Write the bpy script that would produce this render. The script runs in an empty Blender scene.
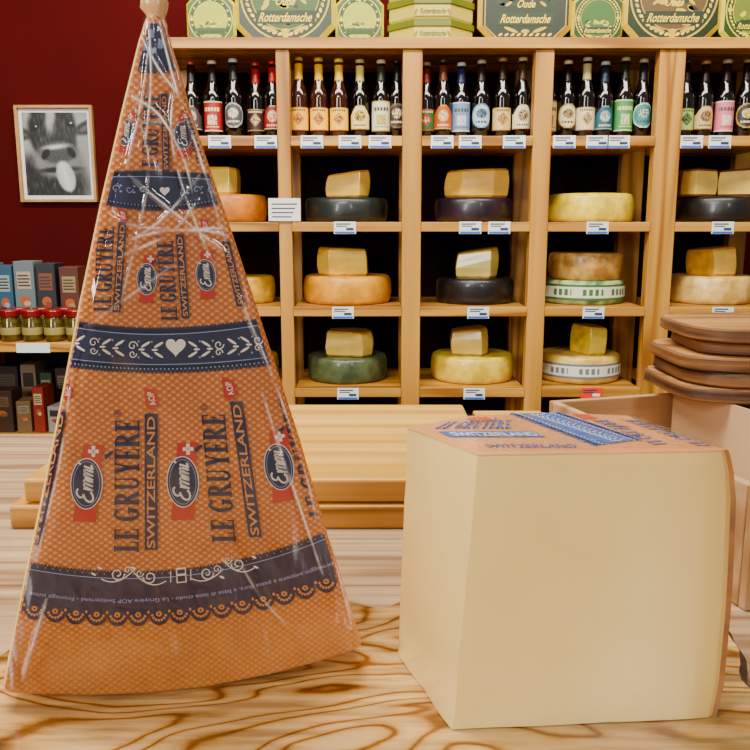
import bpy, bmesh, math, random
from math import sin, cos, pi, radians, tan
from mathutils import Vector, Matrix, noise as mnoise
random.seed(3)
SC=bpy.context.scene
T=0.9; CZ=T+0.2; F=810.0; PIT=radians(10.5); CP=cos(PIT); SP=sin(PIT)
TZ=T-0.015
def ray(px,py):
    a=(px-375)/F; b=(375-py)/F
    return Vector((a, b*SP+CP, b*CP-SP))
def P(px,py,Y):
    d=ray(px,py); t=Y/d.y
    return Vector((d.x*t, Y, CZ+d.z*t))
def G(px,py,z):
    d=ray(px,py); t=(z-CZ)/d.z
    return Vector((d.x*t, d.y*t, z))
def lin(c):
    r=[]
    for v in c[:3]:
        v=v/255.0
        v=v/12.92 if v<=.04045 else ((v+.055)/1.055)**2.4
        r.append(v**1.15)
    l=.25*r[0]+.65*r[1]+.10*r[2]
    r=[max(0.0005,min(1,l+(v-l)*1.15)) for v in r]
    return (r[0],r[1],r[2],1)
MC={}
def M(name,c,rough=.5,metal=0,c2=None,scale=8,stretch=(1,1,1),bump=0,coat=0,sss=0,detail=4,lo=.35,hi=.65,spec=.5,bdist=.002):
    key=(name,tuple(c),rough)
    if key in MC: return MC[key]
    m=bpy.data.materials.new(name); m.use_nodes=True
    nt=m.node_tree; b=nt.nodes['Principled BSDF']
    b.inputs['Base Color'].default_value=lin(c)
    b.inputs['Roughness'].default_value=rough
    b.inputs['Metallic'].default_value=metal
    b.inputs['Coat Weight'].default_value=coat
    b.inputs['Coat Roughness'].default_value=.12
    b.inputs['Specular IOR Level'].default_value=spec
    if sss:
        b.inputs['Subsurface Weight'].default_value=sss
        b.inputs['Subsurface Radius'].default_value=(.01,.006,.003)
        b.inputs['Subsurface Scale'].default_value=.6
    if c2 is not None or bump:
        tc=nt.nodes.new('ShaderNodeTexCoord'); mp=nt.nodes.new('ShaderNodeMapping')
        mp.inputs['Scale'].default_value=stretch
        nt.links.new(tc.outputs['Object'],mp.inputs['Vector'])
        n=nt.nodes.new('ShaderNodeTexNoise'); n.inputs['Scale'].default_value=scale; n.inputs['Detail'].default_value=detail
        nt.links.new(mp.outputs['Vector'],n.inputs['Vector'])
        if c2 is not None:
            r=nt.nodes.new('ShaderNodeValToRGB')
            r.color_ramp.elements[0].color=lin(c); r.color_ramp.elements[1].color=lin(c2)
            r.color_ramp.elements[0].position=lo; r.color_ramp.elements[1].position=hi
            nt.links.new(n.outputs['Fac'],r.inputs['Fac']); nt.links.new(r.outputs['Color'],b.inputs['Base Color'])
        if bump:
            bp=nt.nodes.new('ShaderNodeBump'); bp.inputs['Strength'].default_value=bump; bp.inputs['Distance'].default_value=bdist
            nt.links.new(n.outputs['Fac'],bp.inputs['Height']); nt.links.new(bp.outputs['Normal'],b.inputs['Normal'])
    MC[key]=m
    return m
def link(ob): SC.collection.objects.link(ob); return ob
def mk(name,verts,faces,mats,fm=None,parent=None,loc=(0,0,0),rot=None,smooth=False,bevel=0,seg=2,angle=40):
    me=bpy.data.meshes.new(name); me.from_pydata([tuple(v) for v in verts],[],faces)
    if not isinstance(mats,(list,tuple)): mats=[mats]
    for m in mats: me.materials.append(m)
    if fm:
        for p,i in zip(me.polygons,fm): p.material_index=i
    me.update()
    bm=bmesh.new(); bm.from_mesh(me)
    if name not in ('label_print','printed_label'): bmesh.ops.recalc_face_normals(bm,faces=bm.faces)
    bm.to_mesh(me); bm.free()
    if smooth:
        for p in me.polygons: p.use_smooth=True
    ob=link(bpy.data.objects.new(name,me)); ob.location=loc
    if rot: ob.rotation_euler=rot
    if parent: ob.parent=parent
    if bevel:
        md=ob.modifiers.new('b','BEVEL'); md.width=bevel; md.segments=seg; md.limit_method='ANGLE'; md.angle_limit=radians(angle)
    return ob
def top(ob,label,cat,group=None):
    ob['label']=label; ob['category']=cat
    if group: ob['group']=group
    return ob
def empty(name,loc,rot=None):
    e=link(bpy.data.objects.new(name,None)); e.location=loc; e.empty_display_size=.05
    if rot: e.rotation_euler=rot
    return e
def boxg(x0,x1,y0,y1,z0,z1):
    v=[(x0,y0,z0),(x1,y0,z0),(x1,y1,z0),(x0,y1,z0),(x0,y0,z1),(x1,y0,z1),(x1,y1,z1),(x0,y1,z1)]
    f=[(0,3,2,1),(4,5,6,7),(0,1,5,4),(1,2,6,5),(2,3,7,6),(3,0,4,7)]
    return v,f
def box(name,x0,x1,y0,y1,z0,z1,mat,parent=None,bevel=0,loc=None,rot=None):
    if loc is None and parent is None:
        cx,cy=(x0+x1)/2,(y0+y1)/2
        v,f=boxg(x0-cx,x1-cx,y0-cy,y1-cy,0,z1-z0); loc=(cx,cy,z0)
    else:
        v,f=boxg(x0,x1,y0,y1,z0,z1); loc=loc or (0,0,0)
    return mk(name,v,f,mat,None,parent,loc,rot,bevel=bevel)
def lathe(prof,seg=28,mi=None):
    v=[];f=[];fm=[]
    for r,z in prof:
        for i in range(seg):
            a=2*pi*i/seg; v.append((r*cos(a),r*sin(a),z))
    for k in range(len(prof)-1):
        for i in range(seg):
            j=(i+1)%seg
            f.append((k*seg+i,k*seg+j,(k+1)*seg+j,(k+1)*seg+i)); fm.append(mi[k] if mi else 0)
    f.append(tuple(range(seg))[::-1]); fm.append(mi[0] if mi else 0)
    n=len(prof)-1
    f.append(tuple(n*seg+i for i in range(seg))); fm.append(mi[-1] if mi else 0)
    return v,f,fm
def prism(pts,z0,z1):
    n=len(pts)
    v=[(p[0],p[1],z0) for p in pts]+[(p[0],p[1],z1) for p in pts]
    f=[tuple(range(n))[::-1],tuple(range(n,2*n))]+[(i,(i+1)%n,n+(i+1)%n,n+i) for i in range(n)]
    return v,f
_tc={}
def textgeo(s,bold=0.0):
    if (s,bold) in _tc: return _tc[(s,bold)]
    cu=bpy.data.curves.new('t','FONT'); cu.body=s; cu.offset=bold; cu.resolution_u=4
    ob=link(bpy.data.objects.new('t',cu)); bpy.context.view_layer.update()
    dg=bpy.context.evaluated_depsgraph_get()
    me=bpy.data.meshes.new_from_object(ob.evaluated_get(dg))
    vs=[(v.co.x,v.co.y) for v in me.vertices]; fs=[tuple(p.vertices) for p in me.polygons]
    bpy.data.objects.remove(ob); bpy.data.curves.remove(cu); bpy.data.meshes.remove(me)
    xs=[v[0] for v in vs]; ys=[v[1] for v in vs]
    a,b,c,d=min(xs),max(xs),min(ys),max(ys)
    vs=[((x-a)/(b-a),(y-c)/(d-c)) for x,y in vs]
    _tc[(s,bold)]=(vs,fs,(b-a)/(d-c)); return _tc[(s,bold)]
def ring(cx,cy,rx,ry,ix,iy,a0,a1,n=14):
    out=[]
    for k in range(n):
        t0=radians(a0+(a1-a0)*k/n); t1=radians(a0+(a1-a0)*(k+1)/n)
        out.append([(cx+rx*cos(t0),cy+ry*sin(t0)),(cx+rx*cos(t1),cy+ry*sin(t1)),(cx+ix*cos(t1),cy+iy*sin(t1)),(cx+ix*cos(t0),cy+iy*sin(t0))])
    return out
def R_(a,b,c,d): return [(a,b),(c,b),(c,d),(a,d)]
GL={}
Ebase=[R_(.08,0,.32,1),R_(0,.92,.62,1),R_(0,0,.64,.08),R_(.2,.46,.48,.54),R_(.42,.36,.49,.65),R_(.55,.72,.62,1),R_(.57,0,.64,.28)]
GL['L']=([R_(.08,0,.32,1),R_(0,.93,.4,1),R_(0,0,.6,.08),R_(.53,0,.6,.32)],.66)
GL['E']=(Ebase,.70)
GL['X']=(Ebase+[[(-.02,1.38),(.28,1.42),(.54,1.08),(.38,1.08)]],.70)
GL['G']=(ring(.42,.5,.42,.53,.19,.43,48,318)+[R_(.51,.08,.75,.42),R_(.44,.37,.82,.44),R_(.65,.68,.72,1.0)],.86)
GL['R']=([R_(.08,0,.32,1),R_(0,.93,.4,1),R_(0,0,.40,.07)]+ring(.32,.745,.39,.255,.15,.175,-90,90)+[[(.28,.49),(.48,.53),(.84,0.02),(.58,0.02)],R_(.56,0,.88,.07),R_(.26,.48,.4,.57)],.88)
GL['U']=([R_(.07,.26,.30,1),R_(.59,.26,.68,1),R_(0,.93,.37,1),R_(.5,.93,.78,1)]+ring(.38,.27,.31,.29,.15,.19,180,360),.84)
GL['Y']=([[(.06,1),(.31,1),(.54,.44),(.32,.38)],[(.61,1),(.7,1),(.5,.38),(.41,.44)],R_(.31,0,.54,.48),R_(0,.93,.37,1),R_(.54,.93,.8,1),R_(.22,0,.63,.07)],.82)
def serif(word):
    x=0; polys=[]
    for ch in word:
        if ch==' ': x+=.35; continue
        g,w=GL[ch]
        for p in g: polys.append([(a+x,b) for a,b in p])
        x+=w+.05
    return [[(a/x,b) for a,b in p] for p in polys]
def bil(q,s,t):
    a,b,c,d=q
    return ((1-s)*(1-t)*a[0]+s*(1-t)*b[0]+(1-s)*t*c[0]+s*t*d[0],(1-s)*(1-t)*a[1]+s*(1-t)*b[1]+(1-s)*t*c[1]+s*t*d[1])
class Flat:
    def __init__(s): s.v=[];s.f=[];s.m=[]
    def poly(s,pts,m,layer=0):
        n=len(s.v); s.v+= [(p[0],p[1],layer) for p in pts]; s.f.append(tuple(range(n,n+len(pts)))); s.m.append(m)
    def text(s,txt,q,m,layer=1,bold=0.0):
        vs,fs,_=textgeo(txt,bold); n=len(s.v)
        for a,b in vs:
            p=q(a,b) if callable(q) else bil(q,a,b); s.v.append((p[0],p[1],layer))
        for f in fs: s.f.append(tuple(n+i for i in f)); s.m.append(m)
    def ser(s,word,q,m,layer=1):
        for p in serif(word): s.poly([bil(q,a,b) for a,b in p],m,layer)
    def strip(s,A,B,m,layer=0):
        for i in range(len(A)-1): s.poly([A[i],A[i+1],B[i+1],B[i]],m,layer)
    def ell(s,c,rx,ry,m,layer=0,rot=0,n=20,a0=0,a1=360):
        pts=[]
        for i in range(n):
            a=radians(a0+(a1-a0)*i/(n if a1-a0==360 else n-1)); x=rx*cos(a);y=ry*sin(a)
            pts.append((c[0]+x*cos(rot)-y*sin(rot),c[1]+x*sin(rot)+y*cos(rot)))
        s.poly(pts,m,layer)
    def line(s,pts,w,m,layer=1):
        for i in range(len(pts)-1):
            (x0,y0),(x1,y1)=pts[i],pts[i+1]; dx,dy=x1-x0,y1-y0; l=math.hypot(dx,dy) or 1
            ex,ey=dx/l*w*.25,dy/l*w*.25
            nx,ny=-dy/l*w/2,dx/l*w/2
            s.poly([(x0+nx-ex,y0+ny-ey),(x1+nx+ex,y1+ny+ey),(x1-nx+ex,y1-ny+ey),(x0-nx-ex,y0-ny-ey)],m,layer)
    def heart(s,c,r,m,layer=1,rot=0):
        pts=[]
        for i in range(24):
            t=2*pi*i/24
            x=16*sin(t)**3/16*r; y=-(13*cos(t)-5*cos(2*t)-2*cos(3*t)-cos(4*t))/16*r
            pts.append((c[0]+x*cos(rot)-y*sin(rot),c[1]+x*sin(rot)+y*cos(rot)))
        s.poly(pts,m,layer)
    def spiral(s,c,r,turn,a0,w,m,layer=1):
        pts=[]
        for i in range(15):
            k=i/14; a=a0+turn*k*2*pi; rr=r*(1-.75*k); pts.append((c[0]+rr*cos(a),c[1]+rr*sin(a)))
        s.line(pts,w,m,layer)

def wood(name,cols,pos,nscale=6,stretch=(.3,1,1),K=60,rough=.45,fine=60,fineamt=.5,finelo=.6,bump=.1,coat=0,dark=None,darkpos=(.45,.6),dist=.6,detail=1.5,off=(0,0,0),warp=0,plank=0,nrough=.4):
    m=bpy.data.materials.new(name); m.use_nodes=True; nt=m.node_tree; b=nt.nodes['Principled BSDF']; L=nt.links.new
    tc=nt.nodes.new('ShaderNodeTexCoord')
    oi=nt.nodes.new('ShaderNodeObjectInfo'); va=nt.nodes.new('ShaderNodeVectorMath'); va.operation='ADD'
    sc=nt.nodes.new('ShaderNodeMath'); sc.operation='MULTIPLY'; sc.inputs[1].default_value=7.3
    L(oi.outputs['Random'],sc.inputs[0]); L(tc.outputs['Object'],va.inputs[0]); L(sc.outputs[0],va.inputs[1])
    mp=nt.nodes.new('ShaderNodeMapping'); mp.inputs['Scale'].default_value=stretch; mp.inputs['Location'].default_value=off
    L(va.outputs[0],mp.inputs['Vector'])
    n=nt.nodes.new('ShaderNodeTexNoise'); n.inputs['Scale'].default_value=nscale; n.inputs['Detail'].default_value=detail; n.inputs['Distortion'].default_value=dist; n.inputs['Roughness'].default_value=nrough
    L(mp.outputs['Vector'],n.inputs['Vector'])
    k=nt.nodes.new('ShaderNodeMath'); k.operation='MULTIPLY'; k.inputs[1].default_value=K; L(n.outputs['Fac'],k.inputs[0])
    src=k.outputs[0]
    if warp:
        nw=nt.nodes.new('ShaderNodeTexNoise'); nw.inputs['Scale'].default_value=nscale*7; nw.inputs['Detail'].default_value=4
        L(mp.outputs['Vector'],nw.inputs['Vector'])
        kk=nt.nodes.new('ShaderNodeMath'); kk.operation='MULTIPLY_ADD'; kk.inputs[1].default_value=warp; L(nw.outputs['Fac'],kk.inputs[0]); L(src,kk.inputs[2]); src=kk.outputs[0]
    s=nt.nodes.new('ShaderNodeMath'); s.operation='SINE'; L(src,s.inputs[0])
    h=nt.nodes.new('ShaderNodeMath'); h.operation='MULTIPLY_ADD'; h.inputs[1].default_value=.5; h.inputs[2].default_value=.5; L(s.outputs[0],h.inputs[0])
    def ramp(cols,pos,src):
        r=nt.nodes.new('ShaderNodeValToRGB'); el=r.color_ramp.elements; nn=len(cols)
        for i,c in enumerate(cols):
            if i==0: e=el[0]; e.position=pos[i]
            elif i==nn-1: e=el[-1]; e.position=pos[i]
            else: e=el.new(pos[i])
            e.color=lin(c)
        L(src,r.inputs['Fac']); return r.outputs['Color']
    col=ramp(cols,pos,h.outputs[0])
    if dark:
        col2=ramp(dark,pos,h.outputs[0])
        n3=nt.nodes.new('ShaderNodeTexNoise'); n3.inputs['Scale'].default_value=nscale*.8; n3.inputs['Detail'].default_value=2
        mp3=nt.nodes.new('ShaderNodeMapping'); mp3.inputs['Scale'].default_value=stretch; mp3.inputs['Location'].default_value=(3,5,1)
        L(va.outputs[0],mp3.inputs['Vector']); L(mp3.outputs['Vector'],n3.inputs['Vector'])
        mr=nt.nodes.new('ShaderNodeMapRange'); mr.inputs['From Min'].default_value=darkpos[0]; mr.inputs['From Max'].default_value=darkpos[1]
        L(n3.outputs['Fac'],mr.inputs['Value'])
        mx0=nt.nodes.new('ShaderNodeMixRGB'); L(mr.outputs[0],mx0.inputs['Fac']); L(col,mx0.inputs['Color1']); L(col2,mx0.inputs['Color2']); col=mx0.outputs['Color']
    nz=nt.nodes.new('ShaderNodeTexNoise'); nz.inputs['Scale'].default_value=fine; nz.inputs['Detail'].default_value=5
    mp2=nt.nodes.new('ShaderNodeMapping'); mp2.inputs['Scale'].default_value=(stretch[0]*.25,stretch[1],stretch[2]*(.25 if stretch[2]<.5 else 1))
    L(va.outputs[0],mp2.inputs['Vector']); L(mp2.outputs['Vector'],nz.inputs['Vector'])
    mx=nt.nodes.new('ShaderNodeMixRGB'); mx.blend_type='MULTIPLY'; mx.inputs['Fac'].default_value=fineamt
    r2=nt.nodes.new('ShaderNodeValToRGB'); r2.color_ramp.elements[0].position=.35; r2.color_ramp.elements[0].color=(finelo,finelo*.87,finelo*.74,1); r2.color_ramp.elements[1].position=.6; r2.color_ramp.elements[1].color=(1,1,1,1)
    L(nz.outputs['Fac'],r2.inputs['Fac']); L(col,mx.inputs['Color1']); L(r2.outputs['Color'],mx.inputs['Color2'])
    out=mx.outputs['Color']
    if plank:
        sp_=nt.nodes.new('ShaderNodeSeparateXYZ'); L(tc.outputs['Object'],sp_.inputs[0])
        md_=nt.nodes.new('ShaderNodeMath'); md_.operation='PINGPONG'; md_.inputs[1].default_value=plank/2; L(sp_.outputs['Y'],md_.inputs[0])
        r3=nt.nodes.new('ShaderNodeMapRange'); r3.inputs['From Min'].default_value=0; r3.inputs['From Max'].default_value=.0016; r3.inputs['To Min'].default_value=.45; L(md_.outputs[0],r3.inputs['Value'])
        mx4=nt.nodes.new('ShaderNodeMixRGB'); mx4.blend_type='MULTIPLY'; mx4.inputs['Fac'].default_value=1; L(out,mx4.inputs['Color1']); L(r3.outputs[0],mx4.inputs['Color2']); out=mx4.outputs['Color']
    L(out,b.inputs['Base Color'])
    b.inputs['Roughness'].default_value=rough; b.inputs['Coat Weight'].default_value=coat; b.inputs['Coat Roughness'].default_value=.2
    bp=nt.nodes.new('ShaderNodeBump'); bp.inputs['Strength'].default_value=bump; bp.inputs['Distance'].default_value=.001
    L(nz.outputs['Fac'],bp.inputs['Height']); L(bp.outputs['Normal'],b.inputs['Normal'])
    return m
PC=[(158,108,52),(194,146,78),(210,162,94)]; PP=[0,.35,1]
PINEV=wood('pine_vertical',PC,PP,nscale=9,stretch=(1,1,.06),K=34)
PINEH=wood('pine_horizontal',PC,PP,nscale=9,stretch=(.06,1,1),K=34)
BAMB=wood('bamboo',[(206,158,86),(220,176,104),(228,186,116)],[0,.4,1],nscale=12,stretch=(.03,1,1),K=26,fineamt=.4,fine=110,rough=.38)
BAMBE=wood('bamboo_edge',[(150,106,54),(182,136,74),(196,150,88)],[0,.5,1],nscale=14,stretch=(.05,1,2),K=30,fineamt=.5,fine=90)
TABLE=wood('table_wood',[(162,130,102),(188,160,130),(200,174,144)],[0,.3,1],nscale=12,stretch=(.07,1,1),K=32,fineamt=.8,fine=150,finelo=.5,rough=.28,warp=2,detail=2,plank=.16)
OLIVE=wood('olive_wood',[(146,96,50),(196,150,94),(216,176,120),(224,188,138)],[0,.09,.28,1],nscale=9.5,stretch=(.5,1.15,1),K=80,fineamt=.9,fine=160,finelo=.45,rough=.26,coat=.35,dist=1.5,warp=3.5,
   dark=[(48,26,12),(104,66,34),(168,118,66),(204,158,100)],darkpos=(.45,.60),detail=2.0,off=(.9,.6,0),nrough=.45)
OLIVE2=wood('olive_wood_stack',[(138,96,58),(176,132,86),(194,150,104)],[0,.3,1],nscale=10,stretch=(.12,1,1),K=34,fineamt=.6,fine=90,finelo=.55,rough=.45,bump=.3,warp=2)
OLIVE3=wood('olive_board_edge',[(74,46,26),(112,76,46),(144,104,66)],[0,.45,1],nscale=7,stretch=(.15,.3,6),K=22,fineamt=.7,fine=60,finelo=.45,rough=.6,bump=.5,warp=1.5)
CRATE=wood('crate_wood',[(190,152,112),(210,176,138),(220,188,152)],[0,.3,1],nscale=10,stretch=(.08,1,1),K=24,fineamt=.4,fine=90)

def struct(o): o['kind']='structure'; return o
WALL=M('maroon_wall',(84,20,20),.85,c2=(78,18,18),scale=3,bump=.05,spec=.1)
FLOOR=M('floor_tiles',(70,54,44),.4,c2=(60,46,38),scale=5)
YW=3.05
struct(box('wall_back',-4,4,YW,YW+.1,0,3,WALL))
struct(box('wall_left',-2.6,-2.5,-2,YW,0,3,WALL))
struct(box('floor',-4,4,-2,YW+.1,-.1,0,FLOOR))

tb=empty('counter_table',(0,.3,0))
box('table_top',-1.3,1.3,-.45,.525,TZ-.04,TZ,TABLE,tb,bevel=.003)
box('cabinet_body',-1.25,1.25,-.4,.48,0,TZ-.0405,CRATE,tb,bevel=.002)
top(tb,'light whitewashed wooden counter carrying boards and cheeses','table')

ol=[(-110,682),(-60,668),(-10,655),(24,634),(50,624),(110,612),(160,604),(250,602),(300,592),(350,598),(380,604),(410,596),(450,600),(520,602),(600,600),(660,606),(700,612),(728,622),(744,645),(752,680),(770,715),(790,760),(800,820),(780,900),(500,960),(200,950),(-100,930),(-160,800)]
pts=[G(p[0],p[1],T) for p in ol]
def smoothpoly(p,k=3):
    n=len(p); out=[]
    for i in range(n):
        p0,p1,p2,p3=p[(i-1)%n],p[i],p[(i+1)%n],p[(i+2)%n]
        for j in range(k):
            t=j/k
            out.append(tuple(.5*((2*p1[c])+(-p0[c]+p2[c])*t+(2*p0[c]-5*p1[c]+4*p2[c]-p3[c])*t*t+(-p0[c]+3*p1[c]-3*p2[c]+p3[c])*t**3) for c in (0,1)))
    return out
def smoothline(p,k=6):
    q=[p[0]]+list(p)+[p[-1]]; out=[]
    for i in range(1,len(q)-2):
        p0,p1,p2,p3=q[i-1],q[i],q[i+1],q[i+2]
        for j in range(k):
            t=j/k
            out.append(tuple(.5*((2*p1[c])+(-p0[c]+p2[c])*t+(2*p0[c]-5*p1[c]+4*p2[c]-p3[c])*t*t+(-p0[c]+3*p1[c]-3*p2[c]+p3[c])*t**3) for c in (0,1)))
    out.append(tuple(p[-1])); return out
sp=smoothpoly([(p.x,p.y-.27) for p in pts],5)
sp=[(x+.003*mnoise.noise(Vector((x*70,y*70,0))),y+.003*mnoise.noise(Vector((x*70,y*70,5)))) for x,y in sp]
n=len(sp); inner=[]
for i in range(n):
    a,b=Vector(sp[i-1]),Vector(sp[(i+1)%n]); d=(b-a).normalized(); inner.append((sp[i][0]-d.y*.0035,sp[i][1]+d.x*.0035))
ar=sum(sp[i][0]*sp[(i+1)%n][1]-sp[(i+1)%n][0]*sp[i][1] for i in range(n))
if ar<0:
    inner=[(2*s_[0]-q[0],2*s_[1]-q[1]) for s_,q in zip(sp,inner)]
V=[(x,y,0) for x,y in sp]+[(x,y,.010) for x,y in sp]+[(x,y,.0145) for x,y in inner]
Fs=[tuple(range(n))[::-1],tuple(range(2*n,3*n))]+[(i,(i+1)%n,n+(i+1)%n,n+i) for i in range(n)]+[(n+i,n+(i+1)%n,2*n+(i+1)%n,2*n+i) for i in range(n)]
top(mk('olive_wood_board',V,Fs,[OLIVE,OLIVE3],[1,0]+[1]*(2*n),loc=(0,.27,TZ+.0003)),'swirly grained olive wood board with live edge','cutting board')

def board(nm,x0,x1,y0,y1,z0,h,lab):
    v,f=boxg(x0,x1,y0,y1,0,h); cx=(x0+x1)/2; cy=(y0+y1)/2
    v=[(a-cx,b-cy,c) for a,b,c in v]
    o=mk(nm,v,f,[BAMB,BAMBE],[0,0,1,1,1,1],None,(cx,cy,z0),bevel=.002)
    top(o,lab,'cutting board','bamboo cutting boards')
board('cutting_board',-.262,.093,.552,.806,TZ+.0003,.017,'thick light bamboo board lying on the counter under another')
board('cutting_board',-.252,.089,.556,.803,TZ+.0188,.017,'thick light bamboo board stacked on a similar one')
board('cutting_board',.0985,.168,.69,.80,TZ+.0003,.03,'small pale wooden board beside the bamboo boards')

# ---------------- wedge
O=G(120,698,T)
YAW=radians(10)
U=Vector((cos(YAW),sin(YAW),0)); N=Vector((sin(YAW),-cos(YAW),0))
CAM=Vector((0,0,CZ))
def pf(px,py):
    d=ray(px,py); t=(O-CAM).dot(N)/d.dot(N); p=CAM+d*t
    return ((p-O).dot(U),p.z-O.z)
wout=[(155,17),(146,20),(138,45),(122,110),(100,205),(79,305),(59,410),(41,500),(22,590),(8,660),(2,692),(8,698),(45,699),(90,700),(150,698),(210,691),(270,679),(320,666),(350,656),(363,649),(360,640),(350,610),(330,546),(300,443),(264,333),(230,230),(197,135),(173,60),(164,24)]
wp=[pf(*p) for p in wout]
mv=min(p[1] for p in wp)
wedge=empty('wrapped_cheese_wedge',(O.x,O.y,T-mv+.0002),(0,0,YAW))
TH=.112
def canvas_mat(name,ca,cb,cg,lowamt=.5):
    m=bpy.data.materials.new(name); m.use_nodes=True; nt=m.node_tree; b=nt.nodes['Principled BSDF']
    L=nt.links.new
    tc=nt.nodes.new('ShaderNodeTexCoord'); sx=nt.nodes.new('ShaderNodeSeparateXYZ')
    nzv=nt.nodes.new('ShaderNodeTexNoise'); nzv.inputs['Scale'].default_value=14; nzv.inputs['Detail'].default_value=3
    vm=nt.nodes.new('ShaderNodeVectorMath'); vm.operation='MULTIPLY_ADD'; vm.inputs[1].default_value=(.005,.005,.005)
    L(tc.outputs['Object'],nzv.inputs['Vector']); L(nzv.outputs['Color'],vm.inputs[0]); L(tc.outputs['Object'],vm.inputs[2])
    L(vm.outputs[0],sx.inputs[0])
    def mth(op,a,bv):
        n=nt.nodes.new('ShaderNodeMath'); n.operation=op
        if hasattr(a,'links'): L(a,n.inputs[0])
        else: n.inputs[0].default_value=a
        if bv is not None:
            if hasattr(bv,'links'): L(bv,n.inputs[1])
            else: n.inputs[1].default_value=bv
        return n.outputs[0]
    xy=mth('ADD',sx.outputs['X'],sx.outputs['Y'])
    cx=mth('COSINE',mth('MULTIPLY',xy,2*pi/.0036),None); cz=mth('COSINE',mth('MULTIPLY',sx.outputs['Z'],2*pi/.0028),None)
    pr=mth('MULTIPLY',mth('ADD',mth('MULTIPLY',cx,cz),1.0),.5)
    nz=nt.nodes.new('ShaderNodeTexNoise'); nz.inputs['Scale'].default_value=25; nz.inputs['Detail'].default_value=6
    L(tc.outputs['Object'],nz.inputs['Vector'])
    r=nt.nodes.new('ShaderNodeValToRGB'); r.color_ramp.elements[0].position=.45; r.color_ramp.elements[1].position=.82
    r.color_ramp.elements[0].color=lin(ca); r.color_ramp.elements[1].color=lin(cb)
    L(pr,r.inputs['Fac'])
    r2=nt.nodes.new('ShaderNodeValToRGB'); r2.color_ramp.elements[0].position=.3; r2.color_ramp.elements[1].position=.7
    r2.color_ramp.elements[0].color=(.78,.71,.62,1); r2.color_ramp.elements[1].color=(1,1,1,1)
    L(nz.outputs['Fac'],r2.inputs['Fac'])
    sz=nt.nodes.new('ShaderNodeSeparateXYZ'); L(tc.outputs['Object'],sz.inputs[0])
    mr=nt.nodes.new('ShaderNodeMapRange'); mr.inputs['From Min'].default_value=.040; mr.inputs['From Max'].default_value=.024; mr.inputs['To Max'].default_value=lowamt
    L(sz.outputs['Z'],mr.inputs['Value'])
    mg=nt.nodes.new('ShaderNodeMixRGB'); mg.inputs['Color2'].default_value=lin(cg); L(mr.outputs[0],mg.inputs['Fac']); L(r.outputs['Color'],mg.inputs['Color1'])
    mx=nt.nodes.new('ShaderNodeMixRGB'); mx.blend_type='MULTIPLY'; mx.inputs['Fac'].default_value=1
    L(mg.outputs['Color'],mx.inputs['Color1']); L(r2.outputs['Color'],mx.inputs['Color2']); L(mx.outputs['Color'],b.inputs['Base Color'])
    b.inputs['Roughness'].default_value=.5
    bp=nt.nodes.new('ShaderNodeBump'); bp.inputs['Strength'].default_value=.35; bp.inputs['Distance'].default_value=.0006
    L(pr,bp.inputs['Height']); L(bp.outputs['Normal'],b.inputs['Normal'])
    return m
CANVAS=canvas_mat('orange_canvas_wrapper',(200,120,64),(230,176,126),(214,154,90))
CANVAS2=canvas_mat('pale_canvas_wrapper',(214,152,104),(228,182,138),(226,160,100),0)
PASTE=M('cheese_paste',(228,200,134),.26,c2=(242,220,162),scale=9,bump=.3,coat=.7,sss=.25,detail=7,bdist=.001,lo=.25,hi=.7)
RIND=M('cheese_rind',(160,112,66),.55,c2=(122,80,44),scale=60,bump=.3)
def wmesh(pts,y0,y1):
    n=len(pts)
    v=[(p[0],y0,p[1]) for p in pts]+[(p[0],y1,p[1]) for p in pts]
    f=[tuple(range(n)),tuple(range(n,2*n))[::-1]]+[(i,(i+1)%n,n+(i+1)%n,n+i) for i in range(n)]
    return v,f
v,f=wmesh(wp,0,TH)
fm=[0,0]+[1 if i<10 else 0 for i in range(len(wp))]
mk('cheese_body',v,f,[CANVAS,PASTE],fm,wedge,bevel=.0035,seg=3,angle=30)
BLUE=M('print_blue',(46,50,82),.5,c2=(38,42,74),scale=60); WHITE=M('print_white',(240,230,218),.5); RED=M('print_red',(190,64,46),.5); LBL=M('print_pale_blue',(160,170,202),.5)
fl=Flat()
def lerp(a,b,t): return tuple(x+(y-x)*t for x,y in zip(a,b))
def curve3(a,m,b,n=24):
    c=(2*m[0]-.5*(a[0]+b[0]),2*m[1]-.5*(a[1]+b[1]))
    return [((1-t)**2*a[0]+2*t*(1-t)*c[0]+t*t*b[0],(1-t)**2*a[1]+2*t*(1-t)*c[1]+t*t*b[1]) for t in [i/n for i in range(n+1)]]
def sprig(c,s,rot,m=3,l=1):
    def q(x,y): return (c[0]+s*(x*cos(rot)-y*sin(rot)),c[1]+s*(x*sin(rot)+y*cos(rot)))
    fl.line([q(-6,0),q(6,0)],.7*s,m,l)
    for x in (-4,-1,2,5):
        fl.ell(q(x,-2.2),2.4*s,.8*s,m,l,rot+.7,8); fl.ell(q(x,2.2),2.4*s,.8*s,m,l,rot-.7,8)
fl.strip(curve3((120,34),(152,28),(185,30),8),curve3((110,66),(155,73),(195,66),8),0)
for c in curve3((112,67),(155,75),(192,68),14): fl.ell(c,2.6,3.4,0)
fl.heart((153,55),4,3); sprig((144,50),.8,1.3); sprig((161,48),.8,1.7); sprig((152,38),.7,1.57)
A=curve3((95,178),(160,177),(225,181),40); B=curve3((90,203),(160,212),(230,203),40)
fl.strip(A,B,0)
for i,c in enumerate(B):
    fl.ell((c[0],c[1]),2,3.2,0,n=10)
    fl.ell((c[0],c[1]-2),.6,.7,3,1,n=6)
for i,c in enumerate(A): fl.ell((c[0],c[1]+.5),2,2.8,0,n=10)
fl.line([(a[0],a[1]+4) for a in A],.6,3)
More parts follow.
